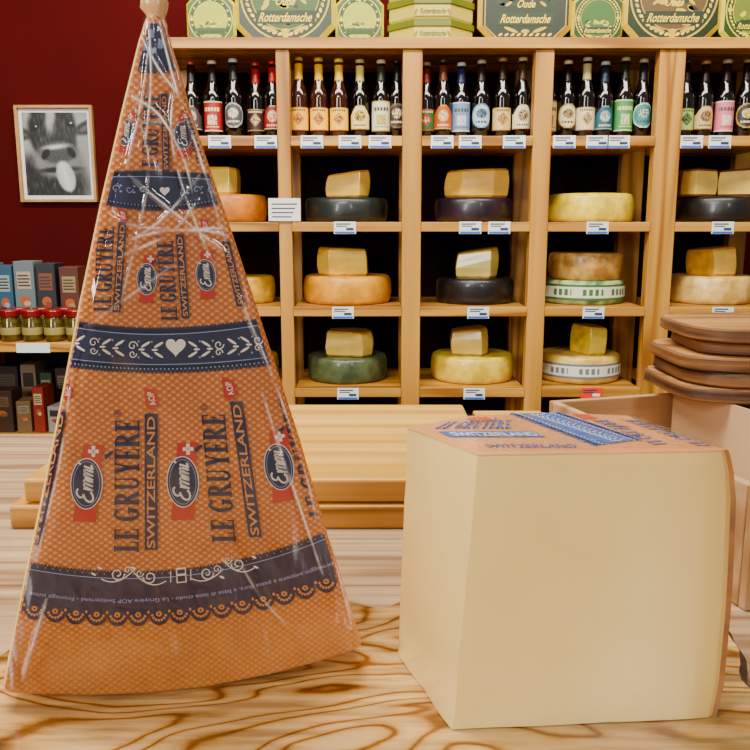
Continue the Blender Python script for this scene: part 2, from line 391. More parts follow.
for i in range(3,40,4):
    m=lerp(A[i],B[i],.5)
    if abs(m[0]-165)<9: continue
    fl.spiral((m[0],m[1]),4,.9*(1 if i%8<4 else -1),0,.8,3); fl.ell((m[0]+5,m[1]-3),1.4,.8,3,1,.5,8); fl.ell((m[0]+5,m[1]+3),1.4,.8,3,1,-.5,8)
fl.heart((165,195),5,1)
A=curve3((60,324),(165,334),(285,320),60); B=curve3((50,364),(165,373),(295,362),60)
fl.strip(A,B,0)
for c in B: fl.ell((c[0],c[1]),2.3,4.2,0,n=10); fl.ell((c[0],c[1]-.5),.8,.9,3,1,n=8)
for c in A: fl.ell((c[0],c[1]),2.3,3.2,0,n=10)
fl.line([(a[0],a[1]+4) for a in A],.8,3)
fl.line([(a[0],a[1]-5) for a in B],.8,3)
hm=(176,350)
fl.heart(hm,10,1,2)
for sgn in (-1,1):
    for k in range(0,7):
        x=hm[0]+sgn*(17+k*13); t=(x-60)/225
        if not 0<t<1: continue
        i=min(59,int(t*60)); m=lerp(A[i],B[i],.5)
        if k%3==2:
            fl.spiral((x,m[1]-3),5,sgn*1.1,0,1.1,1); fl.spiral((x,m[1]+5),4,-sgn*1.1,0,1.1,1)
        else:
            fl.ell((x,m[1]-5),5.5,1.3,1,1,rot=sgn*.55,n=10); fl.ell((x,m[1]+5),5.5,1.3,1,1,rot=-sgn*.55,n=10); fl.ell((x+sgn*4,m[1]),3.2,1.1,1,1,n=10); fl.ell((x+sgn*7,m[1]-8),1,1,3,1,n=8); fl.ell((x+sgn*7,m[1]+8),1,1,3,1,n=8)
# bottom band: wide scalloped lace
A=curve3((5,562),(180,574),(345,528),96); B=curve3((-5,599),(180,610),(365,564),96)
fl.strip(A,B,0)
LB=curve3((-6,600),(180,611),(368,565),18)
for c in LB:
    fl.ell((c[0],c[1]+2),11.2,13.5,0,.2,n=32)
    # open arc cut in each scallop, with a bead inside
    for k in range(7):
        a=radians(20+140*k/6); fl.ell((c[0]+7.2*cos(a),c[1]+3+7.4*sin(a)),1.35,1.25,5,1,rot=a,n=8)
    fl.ell((c[0],c[1]+4),3.0,2.6,5,1,n=14); fl.ell((c[0],c[1]+4),1.2,1.1,0,2,n=8)
for i in range(len(LB)-1):
    m=lerp(LB[i],LB[i+1],.5); fl.ell((m[0],m[1]+2),1.2,1.6,5,.5,n=8)
for i,c in enumerate(A):
    fl.ell((c[0],c[1]+1),1.9,3.6,0,n=10)
    if i%2: fl.ell((c[0],c[1]+1),.6,.7,3,1,n=6)
fl.line([(a[0],a[1]+5) for a in A],.7,3)
for cx,cy,s in ((118,577,1),(150,580,-1),(207,576,1),(238,567,-1)):
    fl.spiral((cx,cy),7,s*1.3,0 if s>0 else pi,1.1,1); fl.line(curve3((cx-16,cy+5*s),(cx,cy+7),(cx+16,cy-4*s),10),1.0,1)
    fl.spiral((cx+10*s,cy-4),4,-1.1*s,0,.9,1)
for cx,cy in ((94,577),(100,571),(134,571),(222,580),(254,560),(256,570)): fl.ell((cx,cy),2.8,1.1,1,1,rot=.4,n=8)
fl.poly([(176,571),(186,570),(187,585),(177,586)],1,1); fl.poly([(177.5,572.5),(185,571.7),(185.2,576),(177.7,576.8)],0,2); fl.poly([(177.7,579),(185.4,578.2),(185.8,584),(178,584.8)],0,2)
fl.line([(171,574),(171,585)],.8,1); fl.line([(191,572),(191,583)],.8,1)
def curvetext(s,C,t0,t1,off,h,m=3):
    def q(a,b):
        t=t1+(t0-t1)*a; i=min(len(C)-2,max(0,int(t*(len(C)-1)))); k=t*(len(C)-1)-i
        p=lerp(C[i],C[i+1],k); dx,dy=C[i+1][0]-C[i][0],C[i+1][1]-C[i][1]; l=math.hypot(dx,dy)
        o_=off+h*b; return (p[0]-dy/l*o_,p[1]+dx/l*o_)
    fl.text(s,q,m,1.5)
curvetext("Formaggio svizzero a pasta dura, a base di latte crudo - Le Gruyère AOP Switzerland - Fromage suisse",B,.09,.93,-12,5.2)
EM=[]
def arc(cx,cy,rx,ry,a0,a1,n=8): return [(cx+rx*cos(radians(a0+(a1-a0)*i/n)),cy+ry*sin(radians(a0+(a1-a0)*i/n))) for i in range(n+1)]
EM.append(arc(.17,.78,.11,.2,40,270)+arc(.17,.28,.14,.28,100,330))
EM.append([(.33,.55),(.36,.05)]); EM.append([(.36,.05)]+arc(.425,.42,.045,.14,170,10)+[(.47,.05)]); EM.append([(.47,.05)]+arc(.53,.42,.045,.14,170,10)+[(.575,.05),(.62,.2)])
EM.append([(.62,.5),(.64,.05)]); EM.append([(.64,.05)]+arc(.7,.42,.04,.14,170,10)+[(.74,.05)]); EM.append([(.74,.05)]+arc(.8,.42,.04,.14,170,10)+[(.84,.05),(.88,.2)])
EM.append([(.91,.55),(.92,.05),(1,.15)]); EM.append([(.93,.78),(.94,.86)])
def logo(cx,cy,s,tilt=0):
    def q(x,y):
        x*=s;y*=s; return (cx+x*cos(tilt)-y*sin(tilt),cy+x*sin(tilt)+y*cos(tilt))
    fl.poly([q(-4,-39),q(16,-39),q(13,-4),q(10,38),q(-13,38),q(-8,0)],2,.1)
    fl.ell(q(0,0),16.2*s,25.6*s,1,.6,rot=tilt,n=28)
    fl.ell(q(0,0),15.3*s,24.7*s,0,1.2,rot=tilt,n=28)
    fl.ell(q(0,0),13.5*s,22.5*s,3,1.3,rot=tilt,n=28); fl.ell(q(0,0),13.0*s,22*s,0,1.4,rot=tilt,n=28)
    fl.poly([q(4.5,-38),q(8,-38),q(8,-27),q(4.5,-27)],1,1); fl.poly([q(1,-34.2),q(11.5,-34.2),q(11.5,-30.8),q(1,-30.8)],1,1)
    for pl in EM:
        pp=[]
        for a,b in pl:
            a2=a+b*.16-.04; pp.append(q(7-b*17, 19-a2*38))
        fl.line(pp,1.9*s,1,2)
logo(87,487,1.0,.02); logo(183,485,1.0,-.03); logo(279,470,.92,-.16)
logo(147,283,.62,0); logo(206,279,.62,-.12); logo(126,137,.52,.1); logo(183,140,.55,-.1)
def vser(bx0,by0,bx1,by1,h):
    fl.ser('LE GRUYXRE',((bx0,by0),(bx1,by1),(bx0-h,by0),(bx1-h,by1)),0,1)
    fl.text("®",((bx1-h*.75,by1-2),(bx1-h*.75,by1-2-h*.28),(bx1-h*1.05,by1-2),(bx1-h*1.05,by1-2-h*.28)),0,1)
def vbar(x0,y0,x1,y1,w,txtm=4):
    fl.poly([(x0,y0),(x0-w,y0),(x1-w,y1),(x1,y1)],0,.3)
    fl.text("SWITZERLAND",((x0-w*.2,y0-2),(x1-w*.2,y1+3),(x0-w*.82,y0-2),(x1-w*.82,y1+3)),txtm,1.2,.012)
vser(139,555,140,422,24.5); vbar(158,553,158,417,13)
vser(236,545,225,416,23.5); vbar(262,540,243,405,13)
vbar(41,548,67,415,11)
vser(330,520,298,400,20)
vser(111,315,115,230,17); vbar(121,316,127,226,8)
vser(178,324,173,244,16); vbar(190,322,184,238,8)
vbar(245,310,230,245,8)
vser(158,178,160,98,16); vbar(170,176,168,98,7)
vser(212,168,196,120,14)
for cx,cy,s in ((151,403,.8),(229,393,.8),(66,395,.65),(123,220,.5),(205,230,.5)):
    fl.poly([(cx-9*s,cy-15*s),(cx+5*s,cy-12*s),(cx+11*s,cy+6*s),(cx+1*s,cy+14*s),(cx-6*s,cy+9*s)],2,.2)
    fl.text('AOP',((cx+7*s,cy+6*s),(cx+3*s,cy-10*s),(cx+0*s,cy+9*s),(cx-5*s,cy-9*s)),1,1,.01)
def finish_flat(fl,mapper,name,mats,parent,clip=None,off=.0005,step=.00012):
    bm=bmesh.new()
    for f,m in zip(fl.f,fl.m):
        vs=[]
        for i in f:
            x,y,l=fl.v[i]; a,b=mapper(x,y); vs.append(bm.verts.new((a,-(off+l*step),b)))
        try:
            fc=bm.faces.new(vs); fc.material_index=m
        except Exception: pass
    if clip:
        for co,no in clip:
            bmesh.ops.bisect_plane(bm,geom=bm.verts[:]+bm.edges[:]+bm.faces[:],plane_co=co,plane_no=no,clear_outer=True)
    me=bpy.data.meshes.new(name)
    bm.normal_update()
    for fc in bm.faces:
        if fc.normal.y>0: fc.normal_flip()
    bm.to_mesh(me); bm.free()
    for m in mats: me.materials.append(m)
    ob=link(bpy.data.objects.new(name,me)); ob.parent=parent
    return ob
def clipline(a,b,inset,left):
    a=Vector((a[0],0,a[1])); b=Vector((b[0],0,b[1])); d=(b-a).normalized()
    no=Vector((-d.z,0,d.x))
    if (left and no.x>0) or (not left and no.x<0): no=-no
    return (a-no*inset,no)
ORG=M('print_orange',(220,152,94),.5)
clip=[clipline(wp[1],wp[5],.0018,True),clipline(wp[5],wp[9],.0018,True),clipline(wp[28],wp[24],.0018,False),clipline(wp[24],wp[20],.0018,False)]
finish_flat(fl,lambda x,y:pf(x,y),'label_print',[BLUE,WHITE,RED,LBL,ORG,ORG],wedge,clip)
def film_mat():
    m=bpy.data.materials.new('clear_plastic_film'); m.use_nodes=True; nt=m.node_tree; nt.nodes.clear(); L=nt.links.new
    o=nt.nodes.new('ShaderNodeOutputMaterial'); mx=nt.nodes.new('ShaderNodeMixShader'); t=nt.nodes.new('ShaderNodeBsdfTransparent'); g=nt.nodes.new('ShaderNodeBsdfGlossy')
    g.inputs['Roughness'].default_value=.10
    tc=nt.nodes.new('ShaderNodeTexCoord')
    n=nt.nodes.new('ShaderNodeTexNoise'); n.inputs['Scale'].default_value=40; n.inputs['Detail'].default_value=2
    mp=nt.nodes.new('ShaderNodeMapping'); mp.inputs['Scale'].default_value=(1.8,1,.35); mp.inputs['Rotation'].default_value=(0,.3,0)
    L(tc.outputs['Object'],mp.inputs['Vector']); L(mp.outputs['Vector'],n.inputs['Vector'])
    b=nt.nodes.new('ShaderNodeBump'); b.inputs['Strength'].default_value=.9; b.inputs['Distance'].default_value=.0020
    L(n.outputs['Fac'],b.inputs['Height']); L(b.outputs['Normal'],g.inputs['Normal'])
    fr=nt.nodes.new('ShaderNodeLayerWeight'); fr.inputs['Blend'].default_value=.3; L(b.outputs['Normal'],fr.inputs['Normal'])
    ma=nt.nodes.new('ShaderNodeMath'); ma.operation='MULTIPLY_ADD'; ma.inputs[1].default_value=.5; ma.inputs[2].default_value=.07
    L(fr.outputs['Fresnel'],ma.inputs[0])
    L(ma.outputs[0],mx.inputs['Fac']); L(t.outputs[0],mx.inputs[1]); L(g.outputs[0],mx.inputs[2])
    at=nt.nodes.new('ShaderNodeAttribute'); at.attribute_name='fold_glint'
    p=nt.nodes.new('ShaderNodeBsdfPrincipled'); p.inputs['Base Color'].default_value=(.98,.92,.85,1); p.inputs['Roughness'].default_value=.12; p.inputs['Coat Weight'].default_value=.5  # whitish highlights painted along the folds, where the film is denser
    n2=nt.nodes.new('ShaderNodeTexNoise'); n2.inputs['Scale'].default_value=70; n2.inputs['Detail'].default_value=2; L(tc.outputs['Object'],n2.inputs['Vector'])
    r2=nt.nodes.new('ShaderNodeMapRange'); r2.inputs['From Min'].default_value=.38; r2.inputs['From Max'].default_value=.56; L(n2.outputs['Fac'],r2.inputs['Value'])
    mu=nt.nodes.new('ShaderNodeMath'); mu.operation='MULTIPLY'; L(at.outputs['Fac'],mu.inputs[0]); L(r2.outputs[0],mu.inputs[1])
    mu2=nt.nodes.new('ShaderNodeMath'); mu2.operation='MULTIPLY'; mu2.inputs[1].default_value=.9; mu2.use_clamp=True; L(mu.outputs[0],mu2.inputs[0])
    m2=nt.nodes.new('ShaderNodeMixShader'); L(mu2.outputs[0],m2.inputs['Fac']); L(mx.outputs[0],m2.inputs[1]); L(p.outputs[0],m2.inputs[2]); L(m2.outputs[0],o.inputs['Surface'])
    return m
FILM=film_mat()
cr=[([(112,72),(128,98),(160,120),(185,165),(194,205)],1),([(141,40),(160,75),(188,115),(206,165)],.9),([(150,50),(142,110),(128,170)],.6),([(108,252),(150,238),(200,234),(236,242)],.9),([(110,264),(170,238),(198,205)],.7),([(200,165),(232,240),(250,310)],.8),([(85,330),(130,300),(175,268)],.3),([(240,300),(275,385),(300,455),(316,520)],.8),([(200,180),(160,226),(108,256)],.6),([(72,380),(60,470),(38,560)],.5),([(176,90),(172,140),(186,200),(215,270)],.7),([(262,395),(290,480),(322,575)],.6),([(240,565),(262,600),(300,640)],.3),([(48,600),(36,640),(24,680)],.6),([(92,240),(80,330),(58,440)],.5),([(150,28),(152,90),(146,150)],.8),([(160,28),(176,90),(200,160),(226,245)],1),([(130,180),(170,213),(230,260)],.6),([(135,110),(150,170),(138,240),(118,320)],.35),([(105,215),(135,230),(190,234)],.6),([(180,60),(205,140),(236,240),(266,330)],.7),([(270,345),(300,440),(335,560),(352,620)],.7),([(190,236),(215,232),(250,236)],.8),([(120,120),(150,128),(178,124)],.35),([(70,345),(60,400),(48,470)],.5),([(330,540),(342,590),(352,630)],.6)]
segs=[]
for c,wgt in cr:
    c2=smoothline([pf(*p) for p in c],5); n_=len(c2)-1
    for i in range(n_):
        k=(i+.5)/n_
        segs.append((Vector(c2[i]),Vector(c2[i+1]),wgt*sin(pi*k)**.5))
grid={}
for sgi,(a,b,wg) in enumerate(segs):
    for t in (0,.5,1):
        q=a.lerp(b,t); kx,kz=int(q.x//.008),int(q.y//.008)
        for dx in (-1,0,1):
            for dz in (-1,0,1): grid.setdefault((kx+dx,kz+dz),set()).add(sgi)
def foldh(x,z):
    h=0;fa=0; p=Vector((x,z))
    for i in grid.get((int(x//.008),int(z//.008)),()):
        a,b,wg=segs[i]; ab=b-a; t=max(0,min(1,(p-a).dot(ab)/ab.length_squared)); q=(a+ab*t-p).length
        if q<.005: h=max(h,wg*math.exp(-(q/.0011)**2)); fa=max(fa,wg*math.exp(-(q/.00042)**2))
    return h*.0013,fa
tipc=Vector(wp[0])
bot=[Vector(wp[i]) for i in range(10,20)]
angs=[math.atan2((b-tipc).x,-(b-tipc).y) for b in bot]; rads=[(b-tipc).length for b in bot]
def Rb(a):
    for i in range(len(angs)-1):
        if angs[i]<=a<=angs[i+1]:
            t=(a-angs[i])/(angs[i+1]-angs[i]+1e-9); return rads[i]*(1-t)+rads[i+1]*t
    return rads[0] if a<angs[0] else rads[-1]
NA,NR=320,440; V=[];Fs=[];FO=[]
a0,a1=angs[0],angs[-1]
for i in range(NA+1):
    a=a0+(a1-a0)*i/NA; e=min(i,NA-i)/NA
    R=Rb(a)
    for j in range(NR+1):
        r=.002+ (R-.002)*j/NR
        wd=.0035*(1-j/NR)**8*(2*i/NA-1)
        x=tipc.x+r*sin(a)+wd; z=tipc.y-r*cos(a)
        up=1+1.0*(1-j/NR)
        fh_,fa=foldh(x,z)
        y=-.0016-fh_*up*.8-.0012*abs(mnoise.noise(Vector((x*42+z*9,z*16,1.3))))*up-.0006*mnoise.noise(Vector((x*90+z*50,z*30,4)))*up
        if e<.03: y+=.0012*(1-e/.03)
        V.append((x,y,max(z,mv))); FO.append(fa)
for i in range(NA):
    for j in range(NR):
        p=i*(NR+1)+j; Fs.append((p,p+1,p+NR+2,p+NR+1))
fo=mk('plastic_film',V,Fs,[FILM],None,wedge,smooth=True)
at=fo.data.attributes.new('fold_glint','FLOAT','POINT')
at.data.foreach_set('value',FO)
tipu,tipv=pf(155,20)
v,f,_=lathe([(.0035,-.004),(.0045,0),(.003,.002),(.004,.0035),(.0052,.006),(.005,.0085),(.0035,.0105),(.0015,.0112)],16)
v=[(x*(1+.12*sin(7*z*300+x*900)),y*(1+.1*sin(x*1500)),z) for x,y,z in v]
mk('film_knot',v,f,M('gathered_film',(210,166,118),.25,c2=(228,194,154),scale=150),None,wedge,loc=(tipu,.006,tipv-.002),smooth=True)
top(wedge,'tall upright cheese wedge in orange printed wrapper and cling film','cheese')

# ---------------- block
bh=.113
blk=empty('cheese_block',(.08,.335,T+.0002))
topp=[G(478,455,T+bh),G(728,451,T+bh),G(628,416,T+bh),G(540,413,T+bh),G(465,416.5,T+bh),G(408,428,T+bh)]
botp=[G(452,730,T),G(716,718,T),(.122,.372,T),(.078,.38,T),(.038,.375,T),G(398,656,T)]
topp=[Vector(p[:2]) for p in topp]; botp=[Vector(p[:2]) for p in botp]
subs=[14,6,3,3,3,8]; tl=[0,.006,.03,.06,.12,.25,.4,.55,.7,.82,.92,.965,.985,.993,1]
V=[];rows=[];cols=None
for t in tl:
    ringp=[];kind=[]
    for e in range(6):
        a=botp[e].lerp(topp[e],t); b=botp[(e+1)%6].lerp(topp[(e+1)%6],t)
        ks=[i/subs[e] for i in range(subs[e])]
        if e==0: ks=[i/12*.972 for i in range(13)]+[.988]
        bul=max(0,1-(2*t-1)**4)*(.75+.35*t)
        for k in ks:
            p=a.lerp(b,k)
            if e==0: p=p+Vector((.0045*bul*max(0,(k-.8)/.2)**2,-.0012*sin(pi*k)*sin(pi*t)+.0018*max(0,(k-.96)/.04)))
            if e==1: p=p+Vector((.0045*bul-.004*sin(pi*k),0))
            if e==5: p=p+Vector((-.001*sin(pi*k)*sin(pi*t),0))
            w=.0008*mnoise.noise(Vector((p.x*60,p.y*60,t*7)))
            p=p+Vector((w,w))
            ringp.append(p); kind.append((e,k))
    rows.append(len(V)); n=len(ringp); cols=kind
    for p in ringp: V.append((p.x-.08,p.y-.335,t*bh))
FA=[];FM=[]
for r in range(len(tl)-1):
    for i in range(n):
        j=(i+1)%n; FA.append((rows[r]+i,rows[r]+j,rows[r+1]+j,rows[r+1]+i))
        e,k=cols[i]
        if e==0: FM.append(1 if k>.98 else (3 if (k>.96 or r==len(tl)-2) else 0))
        elif e==5: FM.append(3 if r==len(tl)-2 else 0)
        elif e==1: FM.append(1)
        else: FM.append(0)
FA.append(tuple(range(n))[::-1]); FM.append(1)
FA.append(tuple(rows[-1]+i for i in range(n))); FM.append(2)
UNDER=M('under_rind',(204,166,110),.45,c2=(216,182,124),scale=30,coat=.2)
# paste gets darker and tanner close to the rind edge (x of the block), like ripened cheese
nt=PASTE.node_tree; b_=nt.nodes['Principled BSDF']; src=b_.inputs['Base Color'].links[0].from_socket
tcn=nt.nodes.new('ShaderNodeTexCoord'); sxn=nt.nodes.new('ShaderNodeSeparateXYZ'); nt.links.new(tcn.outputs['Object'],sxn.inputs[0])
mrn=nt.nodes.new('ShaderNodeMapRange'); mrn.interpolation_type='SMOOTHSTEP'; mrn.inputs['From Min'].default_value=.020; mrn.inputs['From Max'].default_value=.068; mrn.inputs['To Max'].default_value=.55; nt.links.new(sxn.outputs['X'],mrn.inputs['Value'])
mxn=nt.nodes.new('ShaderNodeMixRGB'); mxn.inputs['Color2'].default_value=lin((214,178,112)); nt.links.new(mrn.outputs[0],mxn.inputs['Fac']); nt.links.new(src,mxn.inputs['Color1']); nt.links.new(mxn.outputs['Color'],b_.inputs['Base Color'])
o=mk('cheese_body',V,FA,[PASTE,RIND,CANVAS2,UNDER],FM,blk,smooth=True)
md=o.modifiers.new('e','EDGE_SPLIT'); md.split_angle=radians(45)
ft=Flat()
ft.poly([(512,414.5),(558,413.5),(640,441),(596,446)],0,0)
for i in range(25):
    t=i/24; ft.ell(lerp((512,414.5),(596,446),t),2.4,1.1,0,0,n=10); ft.ell(lerp((558,413.5),(640,441),t),2.4,1.1,0,0,n=10)
    ft.ell(lerp((518,414.8),(602,445.2),t),.9,.4,1,1,n=6); ft.ell(lerp((552,414),(634,441.6),t),.9,.4,1,1,n=6)
for i in range(16):
    t=(i+.5)/16; c=lerp((535,415),(618,442.5),t); ft.ell((c[0]-4,c[1]),3.0,.45,3,1,.4,n=8); ft.ell((c[0]+5,c[1]-.5),3.0,.45,3,1,-.4,n=8); ft.ell(c,1,.6,1,1,n=8)
def ttext(s,a,b,h,m=0):
    ft.text(s,((a[0],a[1]),(b[0],b[1]),(a[0]-h[0],a[1]-h[1]),(b[0]-h[0],b[1]-h[1])),m,1,.02)
ttext('SWITZERLAND',(488,448.5),(578,448.5),(4,3.4),0)
ft.poly([(450,438),(546,438),(532,432.5),(438,432.5)],0,.5); ttext('SWITZERLAND',(455,437),(540,437),(7,3.5),3)
ft.ser('LE GRUYXRE',((434,429.5),(512,429.5),(448,423),(512,421)),0,1)
ft.poly([(572,415),(586,415),(598,419),(584,420)],2,0); ft.poly([(466,419.5),(486,418),(494,421),(474,422.5)],2,0)
ft.ser('LE GRUYXRE',((698,447),(620,420),(712,447),(634,420)),0,1)
ft.ser('LE GRUYXRE',((655,446),(590,420),(668,445),(604,420)),0,.6)
BLUE2=M('faded_print_blue',(84,108,166),.4)
bm=bmesh.new()
for f_,m_ in zip(ft.f,ft.m):
    vs=[]
    for i in f_:
        x,y,l=ft.v[i]; g=G(x,y,T+bh); vs.append(bm.verts.new((g.x-.08,g.y-.335,bh+.0003+l*.0001)))
    try: fc=bm.faces.new(vs); fc.material_index=m_
    except Exception: pass
bm.normal_update()
for fc in bm.faces:
    if fc.normal.z<0: fc.normal_flip()
me=bpy.data.meshes.new('label_print'); bm.to_mesh(me); bm.free()
for m_ in (BLUE2,WHITE,M('faded_print_red',(206,92,66),.5),M('print_sky_blue',(196,206,226),.5)): me.materials.append(m_)
o=link(bpy.data.objects.new('label_print',me)); o.parent=blk
wv=[];wf=[]
nx_,ny_=60,24
tp=[(p.x-.08,p.y-.335) for p in topp]
for j in range(ny_+1):
    for i in range(nx_+1):
        s_,t_=i/nx_,j/ny_
        f0=Vector(tp[0]).lerp(Vector(tp[1]),s_)
        b0_=Vector(tp[4]).lerp(Vector(tp[2]),s_); q=f0.lerp(b0_,t_)*.985
        wv.append((q.x,q.y,bh+.0011+.0006*abs(mnoise.noise(Vector((q.x*70,q.y*55,3))))+.0003*mnoise.noise(Vector((q.x*200,q.y*160,7)))))
for j in range(ny_):
    for i in range(nx_): p=j*(nx_+1)+i; wf.append((p,p+1,p+nx_+2,p+nx_+1))
mk('plastic_film',wv,wf,[FILM],None,blk,smooth=True)
top(blk,'pale yellow cut cheese block with brown rind and printed top label','cheese')

# ---------------- crate and olive boards
fl0=G(745,612,TZ); CR=radians(16.4)
cr_=empty('wooden_crate',(fl0.x,fl0.y,TZ+.0003),(0,0,CR))
ch=.073
box('side_panel',0,.36,0,.006,0,ch,CRATE,cr_,.001); box('side_panel',0,.36,.228,.234,0,ch,CRATE,cr_,.001)
box('side_panel',0,.006,.0061,.2279,0,ch,CRATE,cr_,.001); box('side_panel',.354,.36,.0061,.2279,0,ch,CRATE,cr_,.001)
box('base_panel',.0061,.3539,.0061,.2279,0,.006,CRATE,cr_)
top(cr_,'open pale wooden crate standing on the counter','crate')
def cl(x,y): return (fl0.x+x*cos(CR)-y*sin(CR), fl0.y+x*sin(CR)+y*cos(CR))
bx=cl(.225,.165)
cb=empty('cardboard_box',(bx[0],bx[1],TZ+.0068),(0,0,CR))
CARD=M('pale_cardboard',(204,174,140),.8,c2=(190,160,128),scale=10)
hh=ch+.002
box('carton_wall',-.12,.12,-.050,-.0475,0,hh,CARD,cb); box('carton_wall',-.12,.12,.0475,.050,0,hh,CARD,cb)
box('carton_wall',-.12,-.1175,-.0474,.0474,0,hh,CARD,cb); box('carton_wall',.1175,.12,-.0474,.0474,0,hh,CARD,cb)
box('carton_base',-.1174,.1174,-.0474,.0474,0,.002,CARD,cb)
top(cb,'pale open cardboard box inside the crate under olive boards','box')
z=TZ+.0068+ch+.002+.0004
for i,(lx,hw,dy,rot,th) in enumerate([(.234,.070,0,.02,.0110),(.240,.068,.002,.04,.0100),(.236,.068,-.002,.0,.0105),(.250,.062,-.004,-.03,.0095),(.244,.068,.0,.02,.0100)]):
    pts=[]
    L_=.17
    for k in range(90):
        a=2*pi*k/90; c_,s_=cos(a),sin(a)
        nn=mnoise.noise(Vector((c_*2,s_*2,i*5.1)))*.04+mnoise.noise(Vector((c_*9,s_*9,i*3.1)))*.012
        x=L_*math.copysign(abs(c_)**.55,c_)*(1+nn*.6); y=hw*math.copysign(abs(s_)**.4,s_)*(1+nn)
        pts.append((x,y))
    n=len(pts); V=[];Fs=[];zs=[0,.12,.5,.88,1]
    for q,t in enumerate(zs):
        for k,(x,y) in enumerate(pts):
            s=1-.012*(q in (0,4))+.006*mnoise.noise(Vector((x*60,y*60,t*3+i*7)))*(q in (1,2,3))-.004*t
            V.append((x*s,y*s,th*t))
    for q in range(4):
        for k in range(n): Fs.append((q*n+k,q*n+(k+1)%n,(q+1)*n+(k+1)%n,(q+1)*n+k))
    fm=[1]*len(Fs); Fs+= [tuple(range(n))[::-1],tuple(4*n+k for k in range(n))]; fm+=[0,0]
    o=mk('olive_wood_board',V,Fs,[OLIVE2,OLIVE3],fm,loc=(lx+L_,.66+dy,z),rot=(0,0,rot),smooth=True)
    md=o.modifiers.new('e','EDGE_SPLIT'); md.split_angle=radians(35)
    top(o,'rustic olive wood serving board in a stack','cutting board','stacked olive wood boards'); z+=th+.0012

# ---------------- shelving unit
YF=2.6; SD=.38
RY=(136,222,307,388)
zt=P(375,38,YF).z; rowz=[P(375,q,YF).z for q in RY]
mpp=YF/F*CP
def X(px,py=225,Y=YF): return P(px,py,Y).x
unit=empty('shelving_unit',(0,YF,0))
posts=[(163,175),(279,292),(402,421),(530,548),(650,675),(776,795)]
pcs=[]
for a,b in posts:
    x0,x1=X(a),X(b); pcs.append((x0,x1))
    box('post',x0,x1,0,.045,0,zt-.032,PINEV,unit,.002); box('post',x0,x1,SD-.045,SD,0,zt-.032,PINEV,unit,.002)
box('top_board',pcs[0][0]-.01,pcs[-1][1]+.01,-.012,SD+.01,zt-.0318,zt,PINEH,unit,.002)
low=[rowz[-1]-.27,rowz[-1]-.54,.08]
for k in range(5):
    for zz in rowz+low:
        box('shelf',pcs[k][1]+.0003,pcs[k+1][0]-.0003,-.004,SD,zz-.03,zz,PINEH,unit,.002)
box('backing_sheet',pcs[0][0],pcs[-1][1],SD+.0005,SD+.008,.02,zt-.033,M('bay_shade_dark',(36,13,13),.9,spec=.1),unit)  # added dark sheet: paints the shade inside the backless bays
top(unit,'tall pine shelving unit with open bays of beer and cheese','shelf')
def cm(c,rough=.5,n='colour'): return M('%s_%d_%d_%d'%(n,*c),c,rough)
GLASS=M('dark_bottle_glass',(18,10,8),.08,coat=.3)
GLASSB=M('amber_bottle_glass',(60,28,10),.08,coat=.3)
def cname(c):
    r,g,b=c
    if r>200 and g>190 and b>160: return 'cream'
    if r>190 and g>140: return 'yellow'
    if r>140 and g<110: return 'red'
    if g>r and g>=b: return 'green'
    if b>r: return 'blue'
    if r>150: return 'beige'
    return 'dark'
bi=0
